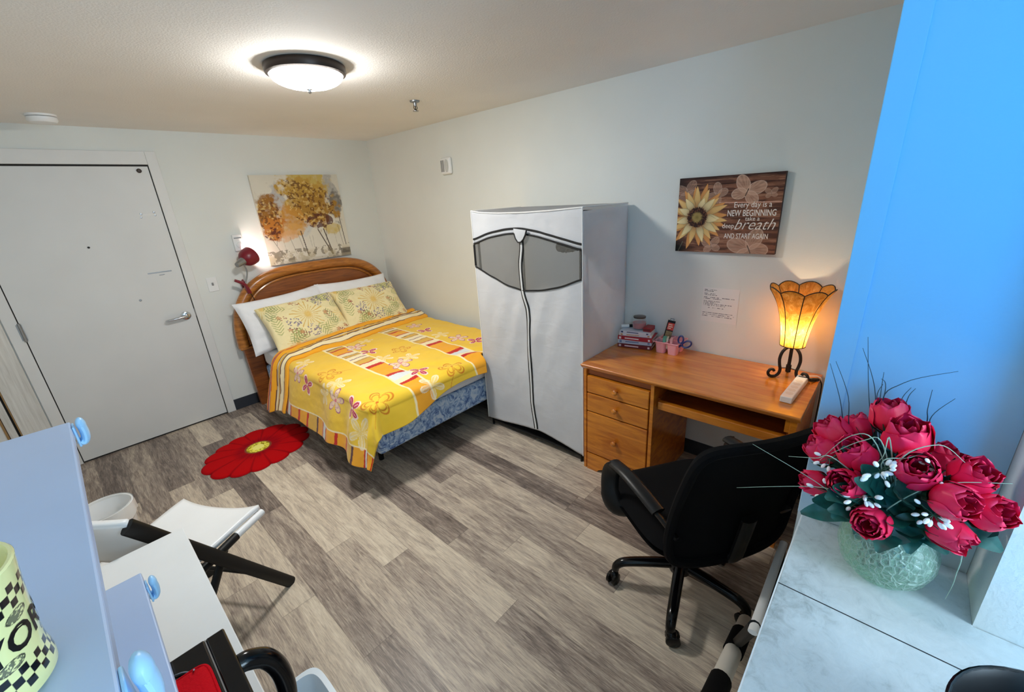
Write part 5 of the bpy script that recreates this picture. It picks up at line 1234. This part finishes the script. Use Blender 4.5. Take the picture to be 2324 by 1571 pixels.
roses = [  # photo column, row, depth plane x, openness, size, label
    (2022, 948, -1.70, .25, 1.12, 'topmost dark red rose of the bouquet, tall bud above the others'),
    (2060, 994, -1.75, .55, 1.22, 'large open crimson rose just below the topmost one'),
    (1893, 985, -1.70, .75, 1.12, 'open pinkish red rose at the upper left of the bouquet'),
    (1950, 970, -1.675, .2, .92, 'slim rose bud standing between the upper left roses and the topmost rose'),
    (1866, 1024, -1.725, .3, 1.02, 'red rose at the left edge beneath the upper left open rose'),
    (1943, 1032, -1.765, .3, 1.12, 'red rose bud left of centre in the bouquet, with white blossom to its left'),
    (2080, 1068, -1.79, .2, 1.18, 'plump red rose bud facing the viewer at the middle of the bouquet'),
    (2140, 1046, -1.715, .6, 1.0, 'shaded dark rose behind the plump middle bud on the right side'),
    (2205, 1082, -1.765, .6, 1.22, 'wide open magenta rose at the upper right of the bouquet'),
    (1852, 1096, -1.75, .1, .92, 'narrow red bud furthest left in the bouquet, beside white blossom'),
    (1922, 1098, -1.80, .35, 1.0, 'rose at lower left showing its spiral centre toward the viewer'),
    (1978, 1184, -1.815, .65, 1.0, 'lowest rose on the left, drooping over the vase with a dark open centre'),
    (2160, 1136, -1.81, .35, 1.22, 'pink-edged rose at lower right pointing sideways above the drooping bud'),
    (2243, 1162, -1.785, .15, 1.08, 'rose bud furthest right in the bouquet, near the grey wall'),
    (2152, 1206, -1.80, .12, 1.08, 'lowest rose bud on the right, hanging below the sideways rose')]
cen = Vector((VX-.01, VY, CH+.15))
for i, (u, v, xp, op, sz, lab) in enumerate(roses):
    p = Vector(at(u, v, x=xp)); ax = (p-cen).normalized()
    if i == 10: ax = (ax+Vector((-.9, .1, .55))).normalized()
    elif i == 11: ax = (ax*.8+Vector((-.8, .15, .25))).normalized()
    elif i == 6: ax = (ax+Vector((-.45, 0, .3))).normalized()
    elif i == 12: ax = (ax+Vector((-.1, -.5, -.05))).normalized()
    elif i == 14: ax = (ax*.7+Vector((-.1, -.55, -.35))).normalized()
    else: ax = (ax+Vector((-.12, 0, .18))).normalized()
    sz *= (.72 if i in (8, 12) else .80 if i in (13, 14, 6) else .84)
    Hb, Rb = .062*sz, .0285*sz
    b0 = p-ax*Hb*.5
    t = thing('red_rose', lab, 'rose', mouth-Vector((0, 0, .08)), 0, 'red roses in the crackle glass vase')
    me = rose_bloom(100+i, op*.65, Hb, Rb); o = bpy.data.objects.new('bloom', me); link(o, t)
    m4 = aim(ax).to_4x4(); m4.translation = b0-Vector(t.location); o.matrix_basis = m4
    sd = aim(ax); cx_ = MB().lathe([(0, -.008), (.006, -.007), (.010, 0), (.012, .006)], b0, 12, sd, close=False)
    for k in range(5):
        a = 2*PI*k/5+i; cx_.tube([b0+sd @ Vector((.009*math.cos(a), .009*math.sin(a), 0)), b0+sd @ Vector((Rb*.85*math.cos(a), Rb*.85*math.sin(a), .012)), b0+sd @ Vector((Rb*1.04*math.cos(a), Rb*1.04*math.sin(a), .028))], [.0035, .003, .0006], 6, flat=.3)
    build(cx_, 'sepals', 'stem', t, world=True)
    q = random.Random(i); bx, by = q.uniform(-.022, .022), q.uniform(-.022, .022)
    j1 = mouth+Vector((bx*.8, by*.8, 0)); j0 = Vector((VX+bx*1.5, VY+by*1.5, CH+.02))
    mid_ = j1*.45+b0*.55+Vector((0, 0, .012))
    build(MB().tube(cat([tuple(j0), tuple(j1), tuple(mid_), tuple(b0-ax*.006)], 5), .0021, 6), 'stem', 'stem', t, world=True)
    for k in range(5):
        f = .25+.14*k; q0 = j1*(1-f)+b0*f; dirv = (b0-j1).normalized(); sdv = Vector((q.uniform(-1, 1), q.uniform(-1, 1), q.uniform(-.4, .5))); sdv = (sdv-dirv*sdv.dot(dirv)*.6).normalized()
        if q0.x+sdv.x*.05 > XA-.012: sdv.x = -abs(sdv.x)
        zaxis = Vector((-.6, 0, .8)); xa = sdv.cross(zaxis).normalized(); za = xa.cross(sdv)
        mm = Matrix((xa, sdv, za)).transposed().to_4x4(); mm.translation = q0-Vector(t.location)
        lf = build(leaf_mb(.05+.018*q.random(), .0165+.005*q.random(), .25, i+k), 'leaf', 'leaf', t); lf.matrix_basis = mm
# extra low leaves round the mouth belong to two leafy sprays
for i, (lab, lst) in enumerate((('dark green leafy spray hanging over the right of the vase mouth', ((2030, 1175, -1.80), (2062, 1200, -1.79), (2010, 1215, -1.81), (2095, 1185, -1.79), (2130, 1165, -1.78), (2050, 1130, -1.80), (2185, 1190, -1.76))),
                                ('dark green leafy spray spreading over the left of the vase mouth', ((1905, 1140, -1.79), (1880, 1160, -1.77), (1935, 1155, -1.80), (1960, 1060, -1.77), (1985, 1110, -1.80), (1945, 1120, -1.80), (1990, 1090, -1.79))))):
    t = thing('leafy_spray', lab, 'leaves', mouth-Vector((0, 0, .05)), 0, 'leafy sprays in the vase')
    stb = MB()
    for k, (u, v, xp) in enumerate(lst):
        p = Vector(at(u, v, x=xp)); base = mouth+(p-mouth)*.45+Vector((-.004, 0, .01))
        stb.tube([mouth-Vector((0, 0, .04)), mouth+Vector((0, 0, .004)), base], .0014, 5)
        dv = (p-base).normalized(); zaxis = Vector((-.7, 0, .7)); xa = dv.cross(zaxis).normalized(); za = xa.cross(dv)
        mm = Matrix((xa, dv, za)).transposed().to_4x4(); mm.translation = base-Vector(t.location)
        lf = build(leaf_mb((p-base).length*1.5+.012, .017, .1, k), 'leaf', 'leaf', t); lf.matrix_basis = mm
    build(stb, 'stem', 'stem', t, world=True)
# white blossom sprigs
for i, (lab, u0, v0, xp, n_) in enumerate((('white blossom sprig at the far left beside the upper left roses', 1884, 1042, -1.765, 9), ('white blossom sprig in the centre above the dark leaves', 1998, 1070, -1.805, 12),
                                            ('white blossom sprig at the lower left below the narrow bud', 1878, 1120, -1.79, 11), ('white blossom sprig left of centre under the spiral rose', 1962, 1128, -1.815, 10),
                                            ('white blossom sprig right of the plump middle bud', 2128, 1074, -1.795, 7), ('white blossom sprig under the sideways rose at lower right', 2118, 1168, -1.815, 13))):
    t = thing('blossom_sprig', lab, 'blossom', mouth-Vector((0, 0, .05)), 0, 'white blossom sprigs in the vase')
    q = random.Random(40+i); hub = Vector(at(u0, v0, x=xp)); st_, bl = MB(), MB()
    st_.tube(cat([tuple(mouth-Vector((0, 0, .05))), tuple(mouth), tuple(mouth*.5+hub*.5+Vector((0, 0, .015))), tuple(hub)]), .0009, 5)
    for k in range(n_):
        e = Vector(at(u0+q.uniform(-42, 42), v0+q.uniform(-30, 30), x=xp+q.uniform(-.012, .008))); dd = (e-hub).normalized()
        st_.tube([hub, e], .0006, 4); bl.ball(e, .0031+.0014*q.random(), 6, (.75, .75, 1.35), aim(dd))
    build(st_, 'stem', 'stem', t, world=True); build(bl, 'blossoms', 'blossom', t, world=True)
# grass blades: one spray of long blades per side
sprays = [('tuft of long dark grass blades rising behind the roses', 'blade_dark', [[(1985, 1000), (1972, 900), (1970, 765)], [(1990, 1000), (1985, 880), (1958, 790)], [(1930, 1010), (1905, 900), (1884, 825)], [(1935, 1000), (1925, 900), (1897, 820)], [(1990, 990), (1998, 900), (2006, 845)], [(1995, 980), (2010, 880), (2000, 860)],
            [(2000, 930), (2050, 870), (2175, 843)], [(2050, 960), (2060, 905), (2078, 882)], [(2040, 970), (2045, 910), (2068, 880)], [(2098, 980), (2105, 930), (2116, 885)], [(2100, 1000), (2115, 945), (2168, 905)], [(1996, 960), (1990, 900), (2004, 872)]], -1.69),
          ('tuft of pale grass blades reaching left over the desk chair', 'blade', [[(1930, 1130), (1850, 1105), (1672, 1107)], [(1940, 1150), (1830, 1080), (1708, 1008)], [(1990, 1010), (1930, 990), (1860, 1045)], [(2005, 1012), (1960, 1000), (1885, 1030)], [(2020, 1000), (2005, 1035), (1985, 1055)], [(1900, 1045), (1850, 1040), (1790, 1036)]], -1.80),
          ('tuft of pale grass blades arching over the right roses', 'blade', [[(2015, 1155), (2130, 1100), (2298, 1098)], [(2040, 1050), (2130, 1010), (2190, 1050)], [(2170, 1235), (2168, 1310), (2145, 1360)], [(2000, 1055), (2060, 1040), (2100, 1028)]], -1.80)]
for lab, mt_, lines, xp in sprays:
    t = thing('grass_tuft', lab, 'grass', mouth-Vector((0, 0, .05)), 0, 'grass tufts in the vase')
    for L in lines:
        pts_ = [tuple(mouth-Vector((0, 0, .05))), tuple(mouth)]
        for k, (u, v) in enumerate(L):
            xx = xp+(.0 if k < 2 else .02)
            p = Vector(at(u, v, x=xx))
            if p.y < YB+.012: p = Vector(at(u, v, x=min(xx, XB-.012)))
            pts_.append(tuple(p))
        pc_ = cat(pts_, 6); build(MB().tube(pc_, [.0013*(1-.75*i/(len(pc_)-1)) for i in range(len(pc_))], 5), 'blade', mt_, t, world=True)

# ---- black bowl at the near end of the counter
t = thing('bowl', 'deep black bowl on the counter at the bottom right corner', 'bowl', (-2.02, -4.42, CH+.0004))
build(MB().lathe([(0, 0), (.055, 0), (.06, .004), (.078, .06), (.092, .118), (.0945, .121), (.091, .123), (.086, .115), (.072, .06), (.055, .012), (0, .010)], n=56, close=False), 'bowl_body', 'black_plastic', t)
build(MB().tube([(.0925*math.cos(2*PI*k/48), .0925*math.sin(2*PI*k/48), .1215) for k in range(48)], .0022, 6, closed=True), 'rim', 'black_gloss', t)

# ---- folded white frame beside the counter
t = thing('folded_frame', 'folded white tube frame with black foam sleeves on the floor beside the counter', 'folding frame', (-1.3, -4.08, 0))
MT['tube_white'] = plain('white tube', rgb(222, 216, 204), .4)
A0_, A1_ = Vector(at(1693, 1412, z=.10)), Vector(at(1600, 1625, z=.34))
dT = (A1_-A0_)
build(MB().tube([A0_+Vector((.01, .0, -.035)), A0_, A0_+dT*.5, A1_], .0265, 16), 'tube', 'tube_white', t, world=True)
for f0, f1 in ((.17, .40), (.70, .98)):
    build(MB().tube([A0_+dT*f0, A0_+dT*f1], .031, 16), 'foam_sleeve', 'black_fabric', t, world=True)
build(MB().tube([A1_-dT*.02, A1_-dT*.02+Vector((-.10, -.01, -A1_.z+.012))], .02, 12), 'leg', 'tube_white', t, world=True)
B0_, B1_ = Vector(at(1779, 1232, z=.46)), Vector(at(1708, 1436, z=.56))
dB = B1_-B0_
build(MB().tube([B0_, B1_], .012, 12, flat=.6, up=(0, 0, 1)), 'side_rail', 'white_plastic', t, world=True)
build(MB().tube([B0_+dB*.03, B0_+dB*.03+Vector((.02, 0, -.45))], .012, 10), 'leg', 'black_metal', t, world=True)
build(MB().tube([A0_+dT*.3, B1_-dB*.05], .016, 10), 'hinge_bar', 'black_metal', t, world=True)

# ================================================================== light
def area(name, loc, d, sx, sy, power, col, spread=PI):
    l = bpy.data.lights.new(name, 'AREA'); l.shape = 'RECTANGLE'; l.size = sx; l.size_y = sy; l.energy = power; l.color = col; l.spread = spread
    o = bpy.data.objects.new(name, l); COL.objects.link(o); o.location = loc; o.rotation_euler = Vector(d).to_track_quat('-Z', 'Y').to_euler(); return o
# assumed daylight: blue lamp added at left wall to tint the partition; no window
area('assumed_daylight_and_fill', (XL+.02, -4.85, 1.72), (1, .12, -.02), 1.0, .9, 7, (.0, .42, 1.0), math.radians(70))
area('assumed_daylight_and_fill', (-2.05, YN+.02, 1.35), (0, 1, -.02), .46, 1.5, 24, (.58, .80, 1.0), math.radians(150))  # added fill that brightens the foreground; no window stands here
w = bpy.data.worlds.new('world'); SC.world = w; w.use_nodes = True
w.node_tree.nodes['Background'].inputs['Color'].default_value = (.8, .88, 1, 1); w.node_tree.nodes['Background'].inputs['Strength'].default_value = .3
SC.view_settings.view_transform = 'Standard'; SC.view_settings.look = 'None'; SC.view_settings.exposure = .28; SC.view_settings.gamma = 1.06
try:
    SC.cycles.max_bounces = 8; SC.cycles.diffuse_bounces = 5; SC.cycles.transmission_bounces = 8; SC.cycles.transparent_max_bounces = 10; SC.cycles.use_adaptive_sampling = True; SC.cycles.adaptive_threshold = .035; SC.cycles.sample_clamp_indirect = 6
    SC.cycles.use_denoising = True; SC.cycles.caustics_refractive = False; SC.cycles.caustics_reflective = False
except Exception: pass
